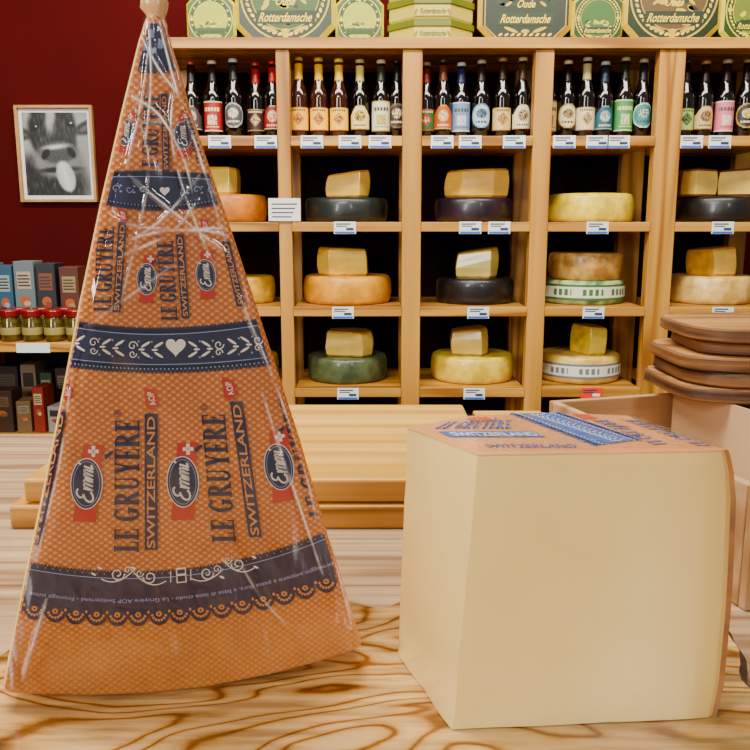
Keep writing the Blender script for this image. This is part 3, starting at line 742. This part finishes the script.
def bottle(px,main,alt,foil,cap,glass=GLASS,h=.238,rr=.0285,Y=None):
    global bi
    Y=Y or YF+.078+random.uniform(-.006,.008)
    x=P(px,100,Y).x
    e=empty('beer_bottle',(x,Y,rowz[0]+.0004))
    s=h/.238; st=bi%4; bi+=1
    if 290<px<345: st=3
    v,f,fm=lathe([(.026,0),(rr,.004),(rr,.118*s),(rr*.97,.13*s),(rr*.8,.145*s),(.0165,.162*s),(.013,.178*s),(.0122,.215*s),(.0122,h-.012)],24)
    mk('bottle_glass',v,f,glass,None,e,smooth=True)
    V=[];Fm=[];Fs=[];seg=72; nz=25; z0,z1=[(.026,.098),(.02,.112),(.03,.104),(.022,.09)][st]
    for q in range(nz):
        zz=z0+(z1-z0)*q/(nz-1)
        for i in range(seg): a=2*pi*i/seg; V.append(((rr+.0004)*cos(a),(rr+.0004)*sin(a),zz*s))
    hz=(nz-2)/2
    for k in range(nz-1):
        for i in range(seg):
            a=(i+.5)/seg*2*pi; fr=((a-1.5*pi+pi)%(2*pi))-pi
            yy=(k-hz)/hz
            if st==2 and (fr/1.3)**2+(yy/1.05)**2>1: continue
            if st==0 and yy>.3 and abs(fr)>1.1*(1.35-yy): continue
            j=(i+1)%seg; Fs.append((k*seg+i,k*seg+j,(k+1)*seg+j,(k+1)*seg+i))
            m=0; rnd=mnoise.noise(Vector((fr*9,yy*7,bi*3.3)))
            if k in(0,nz-2) and st!=2: m=1
            if st==0:
                if (fr/.62)**2+((yy-.1)/.5)**2<1: m=1
                if (fr/.5)**2+((yy-.1)/.4)**2<1: m=2 if rnd>-.05 else 3
                if k in (3,4) and abs(fr)<.7 and i%3: m=2
            if st==1:
                if .30<yy<.62 and abs(fr)<.95: m=2 if (i%4 and k%5) else 0
                if -.62<yy<.1 and abs(fr)<.5: m=1 if rnd<.1 else 3
                if k==3 and abs(fr)<.8 and i%3: m=2
            if st==2:
                if (fr/1.15)**2+(yy/.92)**2>1: m=1
                if (fr/.6)**2+((yy-.2)/.42)**2<1: m=1 if rnd<0 else 2
                if -.62<yy<-.4 and abs(fr)<.7: m=2 if i%4 else 0
            if st==3:
                if abs(fr)/.7+abs(yy)/.66<1: m=1
                if abs(fr)/.45+abs(yy)/.42<1: m=2 if rnd>0 else 3
                if .72<yy<.86 and abs(fr)<.9: m=2 if i%3 else 0
            Fm.append(m)
    dk=tuple(int(c*.35+8) for c in alt) if sum(main)>330 else (226,208,170)
    md_=tuple(int((p*.5+q*.5)) for p,q in zip(main,alt))
    mk('bottle_label',V,Fs,[cm(main),cm(alt),cm(dk),cm(md_)],Fm,e,smooth=True)
    v,f,fm=lathe([(.0150,.168*s),(.0134,.178*s),(.0129,.19*s),(.0129,h-.02)],18)
    mk('neck_label',v,f,cm(foil,.35),None,e,smooth=True)
    v,f,fm=lathe([(.0128,h-.0115),(.0142,h-.010),(.0138,h-.002),(.011,h)],18)
    mk('bottle_cap',v,f,cm(cap,.3),None,e,smooth=True)
    top(e,('amber' if glass is GLASSB else 'dark')+' beer bottle with %s label'%cname(main),'bottle','beer bottles on the upper shelf')
Bt=[(192,(80,70,70),(190,180,160),(30,20,20),(150,60,40)),(213,(160,44,34),(215,205,180),(40,26,26),(205,190,160)),(234,(80,82,84),(170,170,170),(40,40,40),(200,200,200)),(256,(60,24,28),(160,140,95),(160,26,26),(160,26,30)),(273,(150,34,30),(205,185,150),(160,26,26),(160,30,30)),
(299,(240,192,20),(200,120,20),(232,184,20),(230,190,50)),(319,(244,198,24),(190,110,20),(236,188,24),(230,194,60)),(339,(240,200,40),(200,140,30),(234,190,30),(230,204,70)),(360,(226,210,150),(186,150,50),(224,204,124),(206,190,140)),(381,(222,218,190),(180,160,80),(50,60,44),(206,196,170)),(397,(60,50,45),(120,100,70),(30,24,20),(60,50,40)),
(426,(60,104,56),(180,56,40),(130,34,30),(170,154,110)),(443,(176,96,48),(206,164,96),(100,52,28),(70,50,30)),(461,(120,146,180),(206,206,206),(40,44,84),(184,184,184)),(481,(180,200,208),(90,126,152),(40,30,24),(180,164,146)),(502,(212,186,130),(170,122,64),(50,34,20),(180,140,84)),(522,(220,212,190),(180,146,100),(70,50,30),(200,190,144)),
(548,(190,166,124),(140,104,64),(24,14,12),(140,112,76)),(567,(220,206,170),(164,140,90),(24,14,12),(206,190,156)),(586,(220,206,170),(172,146,104),(190,176,134),(200,186,156)),(604,(44,92,106),(130,166,180),(26,44,66),(170,180,180)),(624,(84,148,88),(200,210,160),(40,40,28),(190,180,140)),(642,(64,138,138),(190,208,200),(28,28,36),(180,164,146)),
(685,(184,196,126),(74,112,66),(24,20,18),(60,60,50)),(704,(208,186,134),(146,104,62),(28,18,18),(150,112,70)),(725,(212,126,142),(226,206,196),(38,20,24),(180,164,136)),(745,(48,48,60),(180,154,70),(24,18,18),(150,124,66)),(764,(190,180,150),(120,100,70),(45,35,35),(160,130,70))]
for b in Bt:
    bottle(*b,glass=GLASSB if 290<b[0]<345 else GLASS,h=random.uniform(.230,.246),Y=(YF+.092 if b[0] in (548,397) else None))
TAGW=M('tag_white',(240,240,240),.5); TAGB=M('tag_blue',(70,110,190),.5); TAGT=M('tag_ink',(60,70,96),.5); TAGO=M('tag_orange',(228,84,40),.5)
def tag(px,row,w=22,h=12,orange=False,group='price tags on shelf edges'):
    x=X(px,RY[row]+6); z1=rowz[row]+.001; Wd=w*mpp/2; Hh=h*mpp
    y=YF-.0052
    V=[];Fs=[];Fm=[]
    def q(x0,x1,z0,z1,dy,m):
        v,f=boxg(x0,x1,-.001-dy,0,z0,z1); b=len(V); V.extend(v); Fs.extend([tuple(b+i for i in t) for t in f]); Fm.extend([m]*6)
    q(-Wd,Wd,-Hh,0,0,3 if orange else 0)
    if not orange: q(-Wd*.92,Wd*.92,-Hh*.98,-Hh*.8,.0004,1)
    q(-Wd*.8,Wd*.5,-Hh*.25,-Hh*.14,.0004,2); q(-Wd*.8,Wd*.2,-Hh*.42,-Hh*.33,.0004,2); q(Wd*.1,Wd*.8,-Hh*.72,-Hh*.5,.0004,2 if not orange else 0)
    o=mk('price_tag',V,Fs,[TAGW,TAGB,TAGT,TAGO],Fm,loc=(x,y,z1))
    top(o,('orange' if orange else 'white')+' price card clipped to the shelf edge','price tag',group)
for p in (220,266,312,350,380,442,470,514,564,597,618,691,719): tag(p,0)
for p in (345,470,499,597,722): tag(p,1)
for p in (343,478,593,722): tag(p,2)
tag(348,3);tag(474,3);tag(591,3,orange=True)
v,f=boxg(-.05,.05,-.002,0,0,.07)
o=mk('shelf_sign',v,f,M('sign_card',(238,232,228),.5),loc=(X(285),YF-.0055,P(285,221,YF).z))
for k in range(4):
    q_,g_=boxg(-.04,.04-.006*k,-.0026,-.002,.05-.013*k,.054-.013*k); mk('printed_line',q_,g_,TAGT,None,o)
top(o,'small white printed notice card fixed to the shelf post','sign')

YC=YF+.185
def wheel(a,b,row,hpx,c,c2,lab,z0=None,rough=.4,band=None,Y=YC,coat=.25):
    mm=Y*CP/F
    x=(P(a,225,Y).x+P(b,225,Y).x)/2; r=(b-a)/2*mm*.985; h=hpx*mm*.97
    prof=[(r*.9,0),(r*.96,h*.04),(r*.985,h*.15),(r*.998,h*.33),(r,h*.5),(r*.998,h*.67),(r*.985,h*.85),(r*.955,h*.96),(r*.9,h)]
    v,f,fm=lathe(prof,48)
    mt=M('rind_%d_%d_%d'%c,c,rough,c2=tuple(int(q*.88) for q in c2),scale=24,bump=.6,coat=coat,detail=10,lo=.36,hi=.62)
    z=z0 if z0 is not None else rowz[row]+.0004
    sd=a*.37
    if not band:
        v=[(p[0]*(1+.022*mnoise.noise(Vector((p[0]*14,p[1]*14,p[2]*20+sd)))),p[1]*(1+.022*mnoise.noise(Vector((p[0]*14,p[1]*14,p[2]*20+sd)))),p[2]) for p in v]
    o=mk('round_cheese',v,f,mt,loc=(x,Y,z),smooth=True)
    md=o.modifiers.new('e','EDGE_SPLIT'); md.split_angle=radians(60)
    if band:
        bc,z0_,z1_,inkc=band
        N_=220
        v,f,fm=lathe([(r+.0008,h*z0_),(r+.001,h*(z0_*.85+z1_*.15)),(r+.0012,h*(z0_*.7+z1_*.3)),(r+.0012,h*(z0_*.3+z1_*.7)),(r+.001,h*(z0_*.15+z1_*.85)),(r+.0008,h*z1_)],N_); f=f[:-2]
        fm=[]
        for i in range(len(f)):
            rw,cc_=i//N_,i%N_
            if rw in (0,4): fm.append(1)
            elif rw==2: fm.append(1 if (cc_%26<18 and (cc_*7)%5 not in (0,2)) else 0)
            else: fm.append(0)
        mk('cheese_label',v,f,[cm(bc),cm(inkc)],fm,o,smooth=True)
    top(o,lab,'cheese','whole round cheeses on the shelves')
    return z+h
def chunk(a,b,hpx,z,pc,rc,lab,kind=0,Y=YC-.02):
    pc=tuple(int(q) for q in lerp(pc,(252,232,164),.3))
    if rc[0]>180: rc=tuple(int(q) for q in lerp(rc,pc,.3))
    mm=Y*CP/F; x=(P(a,225,Y).x+P(b,225,Y).x)/2; w=(b-a)/2*mm; h=hpx*mm; d=.075
    sd=a*.71+b
    if kind==0: pts=[(-w,-d*.55),(w*.55,-d),(w*.98,-d*.45),(w,d*.3),(w*.8,d*.8),(w*.3,d),(-w*.4,d),(-w*.95,d*.5)]
    elif kind==1: pts=[(-w*.2,-d),(w*.95,-d*.75),(w,d*.1),(w*.8,d*.7),(0,d),(-w*.8,d*.7),(-w,d*.3)]
    elif kind==2: pts=[(-w,-d*.2),(-w*.5,-d*.95),(w*.96,-d*.6),(w,d*.3),(w*.6,d*.9),(-w*.4,d),(-w*.95,d*.5)]
    else:
        pts=[(w*cos(t),-.02+ (d+.02)*sin(t)) for t in [pi*i/12 for i in range(13)]]+[(-w*.5,-.06),(w*.5,-.05)]
    n=len(pts); tl=[0,.08,.35,.65,.92,1]; V=[]; lean=.16*(random.random()-.5); slope=.16*(random.random()-.3)
    for i,t in enumerate(tl):
        s=(.95,1,1.03,1.02,.975,.92)[i]
        for p in pts:
            nx=.06*w*mnoise.noise(Vector((p[0]*20,p[1]*20,t*2+sd)))
            V.append((p[0]*s+lean*w*t+nx,p[1]*s+nx,h*t*(1+(slope*p[0]/w if t>.5 else 0))))
    Fs=[];Fm=[]
    for r in range(5):
        for i in range(n):
            j=(i+1)%n; Fs.append((r*n+i,r*n+j,(r+1)*n+j,(r+1)*n+i))
            fr=V[i][1]<-.0*d and V[j][1]<.45*d
            Fm.append(0 if fr and r in(1,2,3) else 1)
    Fs.append(tuple(range(n))[::-1]);Fs.append(tuple(5*n+i for i in range(n)));Fm+=[1,1]
    o=mk('cheese_piece',V,Fs,[M('piece_paste_%d_%d'%(pc[0],pc[2]),pc,.3,c2=tuple(int(q*.94) for q in pc),scale=22,coat=.6,detail=6,bump=.4),M('piece_rind_%d_%d'%(rc[0],rc[2]),rc,.45,c2=tuple(int(q*.82) for q in rc),scale=30,coat=.4)],Fm,loc=(x,Y,z+.0005),bevel=.0025,seg=2,angle=28)
    top(o,lab,'cheese','cut cheese pieces on the round cheeses')
BK=(24,20,20);BK2=(34,30,30)
zz=wheel(190,268,1,27,(214,142,16),(206,130,12),'orange waxed whole cheese on a pine shelf',coat=.05); chunk(212,240,26,zz,(246,212,104),(234,188,80),'pale yellow cheese piece on an orange cheese')
zz=wheel(305,388,1,24,(36,46,44),(28,36,34),'dark green-black whole cheese on a pine shelf'); chunk(327,369,24,zz,(244,196,98),(224,160,66),'golden cheese piece on a dark round cheese')
zz=wheel(434,512,1,24,(48,28,46),(34,20,34),'dark purple-black whole cheese on a pine shelf'); chunk(443,505,27,zz,(240,182,84),(206,134,54),'orange-gold cheese piece on a purple cheese',3)
wheel(547,632,1,28,(242,220,106),(236,208,88),'bright pale yellow whole cheese on a pine shelf')
zz=wheel(674,760,1,25,BK,BK2,'black waxed whole cheese on a pine shelf'); chunk(677,709,26,zz,(242,202,116),(156,94,44),'brown-rinded cheese piece on a black cheese',2); chunk(710,746,26,zz,(236,194,104),(120,72,36),'dark-rinded cheese piece on a black cheese',0)
wheel(214,274,2,27,(236,196,100),(218,174,80),'pale tan whole cheese on a pine shelf')
zz=wheel(302,392,2,28,(232,174,0),(228,168,0),'bright orange whole cheese on a pine shelf',coat=.05); chunk(318,368,27,zz,(248,208,92),(236,178,64),'golden cheese piece on an orange round cheese',2)
zz=wheel(436,516,2,26,BK,BK2,'black waxed whole cheese under a cut piece'); chunk(456,497,27,zz,(248,224,130),(238,194,92),'light yellow cheese piece on a black cheese')
zz=wheel(543,627,2,24,(200,212,156),(100,136,90),'green and white labelled whole cheese on a shelf',band=((224,228,206),.2,.85,(84,120,74))); wheel(550,625,2,27,(222,180,116),(184,138,78),'tan rough-rinded whole cheese on a labelled cheese',z0=zz+.0005)
zz=wheel(673,756,2,28,(244,212,144),(230,192,114),'pale cream whole cheese on a pine shelf'); chunk(692,733,27,zz,(246,206,104),(218,152,60),'golden cheese piece on a pale round cheese',1)
wheel(214,276,3,27,(200,160,80),(176,134,64),'tan whole cheese on a lower shelf')
zz=wheel(305,388,3,26,(96,108,76),(76,88,60),'moss green waxed whole cheese on a shelf'); chunk(326,373,25,zz,(248,214,116),(236,186,82),'pale yellow cheese piece on a green cheese')
zz=wheel(432,518,3,27,(244,218,112),(238,206,94),'yellow whole cheese on a lower pine shelf'); chunk(453,490,26,zz,(244,210,120),(220,170,80),'pale cheese piece on a yellow round cheese',0)
zz=wheel(543,627,3,28,(240,210,128),(228,196,108),'cream whole cheese with a white printed band',band=((232,228,214),.22,.75,(120,130,140))); chunk(577,608,28,zz,(250,222,100),(242,206,84),'bright yellow cheese wedge on a banded cheese',1)
wheel(676,760,3,28,(226,178,96),(206,152,76),'golden whole cheese on a lower shelf')

# ---------------- boxes on top of unit
def obox(a,b,base,rim,face,txt,lab,round_=True,ink=(236,206,96)):
    Y=YF+.09; mm=Y*CP/F; w=(b-a)/2*mm*.99; h=w*1.9; x=(P(a,0,Y).x+P(b,0,Y).x)/2
    c=.34*w
    p=[(-w+c,0),(w-c,0),(w,c),(w,h-c),(w-c,h),(-w+c,h),(-w,h-c),(-w,c)]
    V=[(q[0]*.91,0,h/2+(q[1]-h/2)*.91) for q in p]+[(q[0],.014,q[1]) for q in p]+[(q[0],.13,q[1]) for q in p]; n=8
    Fs=[tuple(range(n)),tuple(range(2*n,3*n))[::-1]]+[(i,(i+1)%n,n+(i+1)%n,n+i) for i in range(n)]+[(n+i,n+(i+1)%n,2*n+(i+1)%n,2*n+i) for i in range(n)]
    e=empty('cheese_gift_box',(x,Y,zt+.0005))
    mk('box_body',V,Fs,[cm(base,.35),cm(rim,.35)],[0,0]+[1]*n+[0]*n,e,bevel=.002)
    s=Flat(); R=w*.89
    cc=(0,h/2)
    if round_:
        s.ell(cc,R,R*1.0,0,0,n=64); s.ell(cc,R*.96,R*.96,1,1,n=64); s.ell(cc,R*.77,R*.77,0,2,n=48); s.ell(cc,R*.75,R*.75,2,3,n=48)
        for k in range(44):
            t=2*pi*k/44
            if k%11: s.ell((cc[0]+R*.86*cos(t),cc[1]+R*.86*sin(t)),R*.035,R*.055,3 if k%3 else 0,3,rot=t+.5,n=8)
            else: s.ell((cc[0]+R*.86*cos(t),cc[1]+R*.86*sin(t)),R*.08,R*.08,0,3,n=12)
        for k in range(9): s.ell((random.uniform(-.5,.5)*R,h/2+random.uniform(-.62,-.1)*R),R*.12,R*.05,1 if k%2 else 0,3.3,random.uniform(-.8,.8),10)
    else:
        s.poly([(-w*.60,h*.06),(w*.60,h*.06),(w*.86,h*.19),(w*.86,h*.81),(w*.60,h*.93),(-w*.60,h*.93),(-w*.86,h*.81),(-w*.86,h*.19)],0,0)
        s.poly([(-w*.58,h*.07),(w*.58,h*.07),(w*.84,h*.195),(w*.84,h*.80),(w*.58,h*.92),(-w*.58,h*.92),(-w*.84,h*.80),(-w*.84,h*.195)],2,1)
        for k in range(9): s.ell((-w*.52+k*w*.13,h*.1),w*.05,h*.012,3,3,.5,8)
        for k in range(8): s.ell((random.uniform(-.7,.7)*w,h*random.uniform(.36,.5)),w*.1,w*.05,1,2,random.uniform(-.8,.8),10)
    def tq(x0,x1,z0,z1): return ((x0,z0),(x1,z0),(x0+(z1-z0)*.35,z1),(x1+(z1-z0)*.35,z1))
    s.poly([(-w*.6,h*.2),(w*.58,h*.2),(w*.63,h*.33),(-w*.56,h*.33)],1,3.5)
    s.text(txt,tq(-w*.53,w*.50,h*.22,h*.31),3,4.5,.015)
    s.text('Oude',tq(-w*.2,w*.18,h*.38,h*.46),3,4.5,.015)
    for sx in (-1,1):
        s.ell((sx*w*.3,h*.15),w*.16,w*.035,0,4.5,rot=sx*.35,n=10); s.ell((sx*w*.36,h*.42),w*.08,w*.03,0,4.5,rot=-sx*.6,n=10)
    s.ell((0,h*.135),w*.09,w*.04,0,4.5,n=10)
    finish_flat(s,lambda x,y:(x,y),'printed_label',[cm(rim),cm(face[0]),cm(face[1]),cm(ink)],e,None,.001,.0004)
    top(e,lab,'box','gift boxes on top of the shelving')
obox(186,234,(64,90,30),(214,206,70),((64,92,30),(176,180,60)),'Rotterdamsche','pale green printed cheese box on top of the shelf',ink=(50,60,20))
obox(236,334,(30,50,18),(196,180,60),((26,50,16),(66,90,28)),'Rotterdamsche','green round-emblem cheese box on top of the shelf')
obox(336,383,(64,90,30),(214,206,70),((64,92,30),(176,180,60)),'Rotterdamsche','pale green printed cheese box on top of the shelf',ink=(50,60,20))
obox(480,572,(22,32,16),(200,170,56),((30,58,20),(30,44,18)),'Rotterdamsche','dark green gold-lettered cheese box on top of the shelf',False)
obox(574,624,(28,68,26),(206,190,64),((22,60,22),(66,106,42)),'Rotterdamsche','green printed cheese box on top of the shelf')
obox(626,722,(32,50,18),(200,172,56),((26,48,18),(100,76,30)),'Rotterdamsche','green and gold emblem cheese box atop the shelf')
obox(724,790,(48,72,24),(210,200,84),((36,64,22),(116,126,50)),'Rotterdamsche','pale green printed cheese box on top of the shelf')
Y=YF+.17; x=P(430,0,Y).x; z=zt+.0005
for k in range(3):
    v,f,fm=lathe([(.138,0),(.142,.006),(.142,.042),(.148,.043),(.148,.060),(.14,.064)],8,[0,0,1,1,1])
    o=mk('round_cheese_box',v,f,[cm((200,186,100)),cm((110,116,46))],fm,loc=(x,Y,z),rot=(0,0,pi/8)); z+=.0645
    fl2=Flat(); fl2.text('Rotterdamsche',((-.04,.014),(.04,.014),(-.035,.030),(.045,.030)),0,0,.01)
    for sx in (-1,1): fl2.ell((sx*.051,.02),.004,.010,1,0,sx*.5,10)
    fl2.poly([(-.056,.006),(.056,.006),(.056,.009),(-.056,.009)],1,0)
    top(o,'flat octagonal cream and green cheese box in a stack','box','stacked flat cheese boxes')
    pr=finish_flat(fl2,lambda a,b:(a,b),'printed_label',[cm((60,80,34)),cm((150,120,50))],o,None,.1325,.0004); pr.rotation_euler=(0,0,-pi/8)

# ---------------- framed picture
YP=YW-.001
c0=P(17,153,YP-.02); c1=P(94,153,YP-.02); zb=P(50,202,YP-.02).z; zu=P(50,105,YP-.02).z
fw=(c1.x-c0.x)/2; fh=zu-zb
pic=empty('framed_photograph',((c0.x+c1.x)/2,YP,zb))
FRM=M('frame_wood',(200,158,110),.5,c2=(184,140,92),scale=20)
t=.010
box('frame_side',-fw,-fw+t,-.022,0,0,fh,FRM,pic,.001); box('frame_side',fw-t,fw,-.022,0,0,fh,FRM,pic,.001)
box('frame_side',-fw+t,fw-t,-.022,0,0,t,FRM,pic,.001); box('frame_side',-fw+t,fw-t,-.022,0,fh-t,fh,FRM,pic,.001)
box('mat_board',-fw+t,fw-t,-.008,-.001,t,fh-t,M('mat_white',(232,230,230),.6),pic)
def sm(a,b,x):
    t=max(0,min(1,(x-a)/(b-a))); return t*t*(3-2*t)
def blob(x,y,cx,cy,rx,ry,rot=0,soft=.25):
    dx,dy=x-cx,y-cy; a=dx*cos(rot)+dy*sin(rot); b=-dx*sin(rot)+dy*cos(rot)
    return 1-sm(1-soft,1+soft,math.hypot(a/rx,b/ry))
def cow(x,y):
    n1=mnoise.noise(Vector((x*3,y*3,1)))*.5+.5; fur=mnoise.noise(Vector((x*22,y*7,3)))*.5+.5; fine=mnoise.noise(Vector((x*50,y*50,9)))
    g=.42+.20*n1
    def put(g,m,v): return g*(1-m)+v*m
    dark=.05+.26*fur**2.2
    g=put(g,blob(x,y,-.25,-.75,.95,.70,.1),dark)
    g=put(g,blob(x,y,-.82,.34,.36,.13,-.15,.25),.06+.16*fur); g=put(g,blob(x,y,-.80,.33,.22,.05,-.15,.5),.34)
    g=put(g,blob(x,y,.80,.46,.36,.13,.3,.25),.06+.16*fur); g=put(g,blob(x,y,.78,.45,.22,.05,.3,.5),.30)
    g=put(g,blob(x,y,-.02,.42,.52,.60,-.08,.12),dark)
    g=put(g,blob(x,y,.06,.10,.44,.50,.05,.15),dark+.04)
    g=put(g,blob(x,y,-.04,.66,.10,.30,-.1,.6),.50+.25*fur)
    g=put(g,blob(x,y,-.38,.44,.09,.05,.5,.4),.01); g=put(g,blob(x,y,-.36,.465,.025,.018),.75)
    g=put(g,blob(x,y,.38,.50,.09,.05,-.3,.4),.01); g=put(g,blob(x,y,.40,.525,.025,.018),.75)
    g=put(g,blob(x,y,.08,-.18,.54,.32,.06,.22),.34+.16*n1+.14*fine)
    g=put(g,blob(x,y,.08,-.03,.40,.20,.06,.25),.22+.12*fine+.25*max(0,y+.05))
    g=put(g,blob(x,y,.04,.08,.24,.04,.1,.8),.78)
    g=put(g,blob(x,y,-.19,-.06,.065,.11,-.7,.35),.01); g=put(g,blob(x,y,.37,-.03,.065,.11,.7,.35),.01)
    g=put(g,blob(x,y,.10,-.35,.42,.05,.05,.6),.04)
    g=put(g,blob(x,y,.22,-.48,.19,.30,.35,.15),.82-.9*abs((x-.22)-(y+.5)*-.3)+.06*fine)
    return max(.01,min(.95,g+.04*fine))
pw=fw-t-.012; b0=t+.014; b1=fh-t-.014
gx,gy=80,100; V=[];Fs=[];C=[]
for j in range(gy+1):
    for i in range(gx+1):
        x=2*i/gx-1; y=2*j/gy-1; V.append((x*pw,-.0088,b0+(b1-b0)*j/gy)); C.append(cow(x*.70+.05,y*.78-.06))
for j in range(gy):
    for i in range(gx): p=j*(gx+1)+i; Fs.append((p,p+1,p+gx+2,p+gx+1))
pm=bpy.data.materials.new('monochrome_print'); pm.use_nodes=True; nt=pm.node_tree
an=nt.nodes.new('ShaderNodeAttribute'); an.attribute_name='tone'; pb=nt.nodes['Principled BSDF']
gm=nt.nodes.new('ShaderNodeMath'); gm.operation='POWER'; gm.inputs[1].default_value=2.0; nt.links.new(an.outputs['Fac'],gm.inputs[0]); nt.links.new(gm.outputs[0],pb.inputs['Base Color']); pb.inputs['Roughness'].default_value=.5
po=mk('printed_photo',V,Fs,[pm],None,pic)
ta=po.data.attributes.new('tone','FLOAT','POINT'); ta.data.foreach_set('value',C)
top(pic,'framed black and white cow photograph hanging on maroon wall','picture')

# ---------------- side display rack
YR=2.15
zr=P(30,343,YR).z; xl=X(-60,343,YR); xr=X(150,343,YR)
rk=empty('display_rack',((xl+xr)/2,YR,0)); hw=(xr-xl)/2
zl=P(30,440,YR).z
for q in (zr,zl,.1): box('rack_shelf',-hw,hw,0,.36,q-.025,q,PINEH,rk,.002)
for sx in (-1,1):
    a,b=sorted((sx*(hw+.0005),sx*(hw+.025)))
    box('side_panel',a,b,0,.36,0,zr+.0,PINEV,rk,.002)
box('backing_sheet',-hw,hw,.361,.375,0,zr,M('rack_back',(50,30,24),.7),rk)
tx=X(33,345,YR)-rk.location.x
box('price_tag',tx-.045,tx+.045,-.0015,-.0003,zr-.026,zr,TAGW,rk)
top(rk,'low pine display rack holding jars and boxes by the wall','shelf')
def jar(px,Y,lid):
    x=P(px,320,Y).x; e=empty('preserve_jar',(x,Y,zr+.0004))
    v,f,fm=lathe([(.02,0),(.026,.003),(.027,.02),(.027,.055),(.022,.063),(.022,.066)],20)
    mk('jar_body',v,f,M('jar_content_green',(66,62,22),.12,c2=(104,86,34),scale=60,coat=.6),None,e,smooth=True)
    v,f,fm=lathe([(.0272,.018),(.0275,.02),(.0275,.036),(.0272,.038)],20); f=f[:-2]
    mk('jar_label',v,f,cm((160,146,94)),None,e,smooth=True)
    v,f,fm=lathe([(.0245,.0665),(.026,.068),(.026,.082),(.0245,.084)],20)
    mk('jar_lid',v,f,cm(lid,.3),None,e)
    top(e,'small glass jar of green preserve with %s lid'%('red' if lid[0]>100 else 'dark'),'jar','jars on the display rack')
for p in (-12,10,32,54,76,98): jar(p,YR+.045,(130,20,16))
for p in (-2,21,43,65,87): jar(p,YR+.11,(130,20,16) if p%2 else (70,22,16))
def pbox(a,b,Y,z,h,c,c2,lab,d=.07,grp='tea boxes on the display rack',ry=0):
    x0,x1=P(a,300,Y).x,P(b,300,Y).x; cx=(x0+x1)/2; w=(x1-x0)/2*.95
    e=empty('product_box',(cx,Y,z+.0004),(0,0,ry))
    box('box_body',-w,w,0,d,0,h,cm(c),e,.0015)
    s=Flat(); s.poly([(-w*.7,h*.62),(w*.7,h*.62),(w*.7,h*.86),(-w*.7,h*.86)],0,0)
    for q in range(4): s.poly([(-w*.6,h*(.66+.045*q)),(w*(.6-.15*(q%2)),h*(.66+.045*q)),(w*(.6-.15*(q%2)),h*(.68+.045*q)),(-w*.6,h*(.68+.045*q))],2,1)
    s.ell((0,h*.46),w*.5,h*.07,1,0,n=16); s.ell((w*.2,h*.42),w*.35,h*.04,0,1,n=16)
    finish_flat(s,lambda x,y:(x,y),'printed_label',[cm(c2),cm((170,90,50)),cm((60,50,50))],e,None,.0006,.0003)
    top(e,lab,'box',grp)
hb=(343-268)*2.33*CP/F-.01
for a,b,c,c2,l,k in ((-25,-4,(80,116,130),(150,150,140),'teal',1),(-3,14,(50,86,106),(140,154,154),'blue',.97),(15,36,(106,116,120),(170,156,136),'grey-blue',1.03),(37,57,(36,38,44),(120,74,50),'charcoal',1),(60,80,(86,44,30),(150,130,90),'brown',.95)):
    pbox(a,b,YR+.19,zr,hb*k,c,c2,'tall %s product box behind the jars'%l)
for a,b,h,c,c2,l,ry in ((-20,4,.12,(60,36,22),(110,84,54),'brown',0),(7,22,.09,(120,96,64),(150,140,120),'kraft',.12),(24,36,.13,(140,50,36),(200,180,140),'red',-.05),(38,55,.075,(160,156,150),(60,60,62),'pale grey',-.14),(58,76,.13,(36,32,30),(110,100,84),'dark grey',.05),(80,110,.12,(80,54,34),(140,130,100),'tan',.04)):
    pbox(a,b,YR+.08,zl,h,c,c2,'%s goods box on the lower rack shelf'%l,grp='goods on the lower rack shelf',ry=ry)
for a,b,h,c,c2,l in ((-10,12,.17,(44,30,26),(90,80,60),'dark brown'),(14,30,.175,(150,134,110),(60,40,30),'beige'),(33,46,.15,(60,76,60),(170,160,120),'green'),(49,66,.165,(70,30,26),(150,130,100),'maroon')):
    pbox(a,b,YR+.2,zl,h,c,c2,'%s goods box at the back of the lower rack'%l,grp='goods on the lower rack shelf')

# ---------------- lights, world, camera
def area(loc,rot,sx,sy,e,c,n='ceiling_light'):
    l=bpy.data.lights.new(n,'AREA'); l.shape='RECTANGLE'; l.size=sx; l.size_y=sy; l.energy=e; l.color=c
    o=link(bpy.data.objects.new(n,l)); o.location=loc; o.rotation_euler=rot
    return o
area((-.4,.62,2.2),(radians(6),0,0),.9,.25,40,(1,.96,.87))
area((0,1.6,2.5),(radians(50),0,0),3,.25,94,(1,.94,.80))
area((-1.7,-1.1,1.9),(radians(72),0,radians(-56)),.6,1.1,66,(1,.98,.92),'added_fill_light')  # unseen fill added behind the camera for highlights on the film
area((1.2,-1.6,2.1),(radians(62),0,radians(32)),.3,1.0,22,(1,.96,.88),'added_fill_light')  # second added fill, same purpose from the right
w=bpy.data.worlds.new('shop_ambient'); SC.world=w; w.use_nodes=True
w.node_tree.nodes['Background'].inputs['Color'].default_value=(1,.96,.89,1); w.node_tree.nodes['Background'].inputs['Strength'].default_value=.24
cd=bpy.data.cameras.new('camera'); cd.sensor_width=36; cd.lens=F/750*36; cd.clip_start=.01
cam=link(bpy.data.objects.new('camera',cd)); cam.location=(0,0,CZ); cam.rotation_euler=(pi/2-PIT,0,0); SC.camera=cam
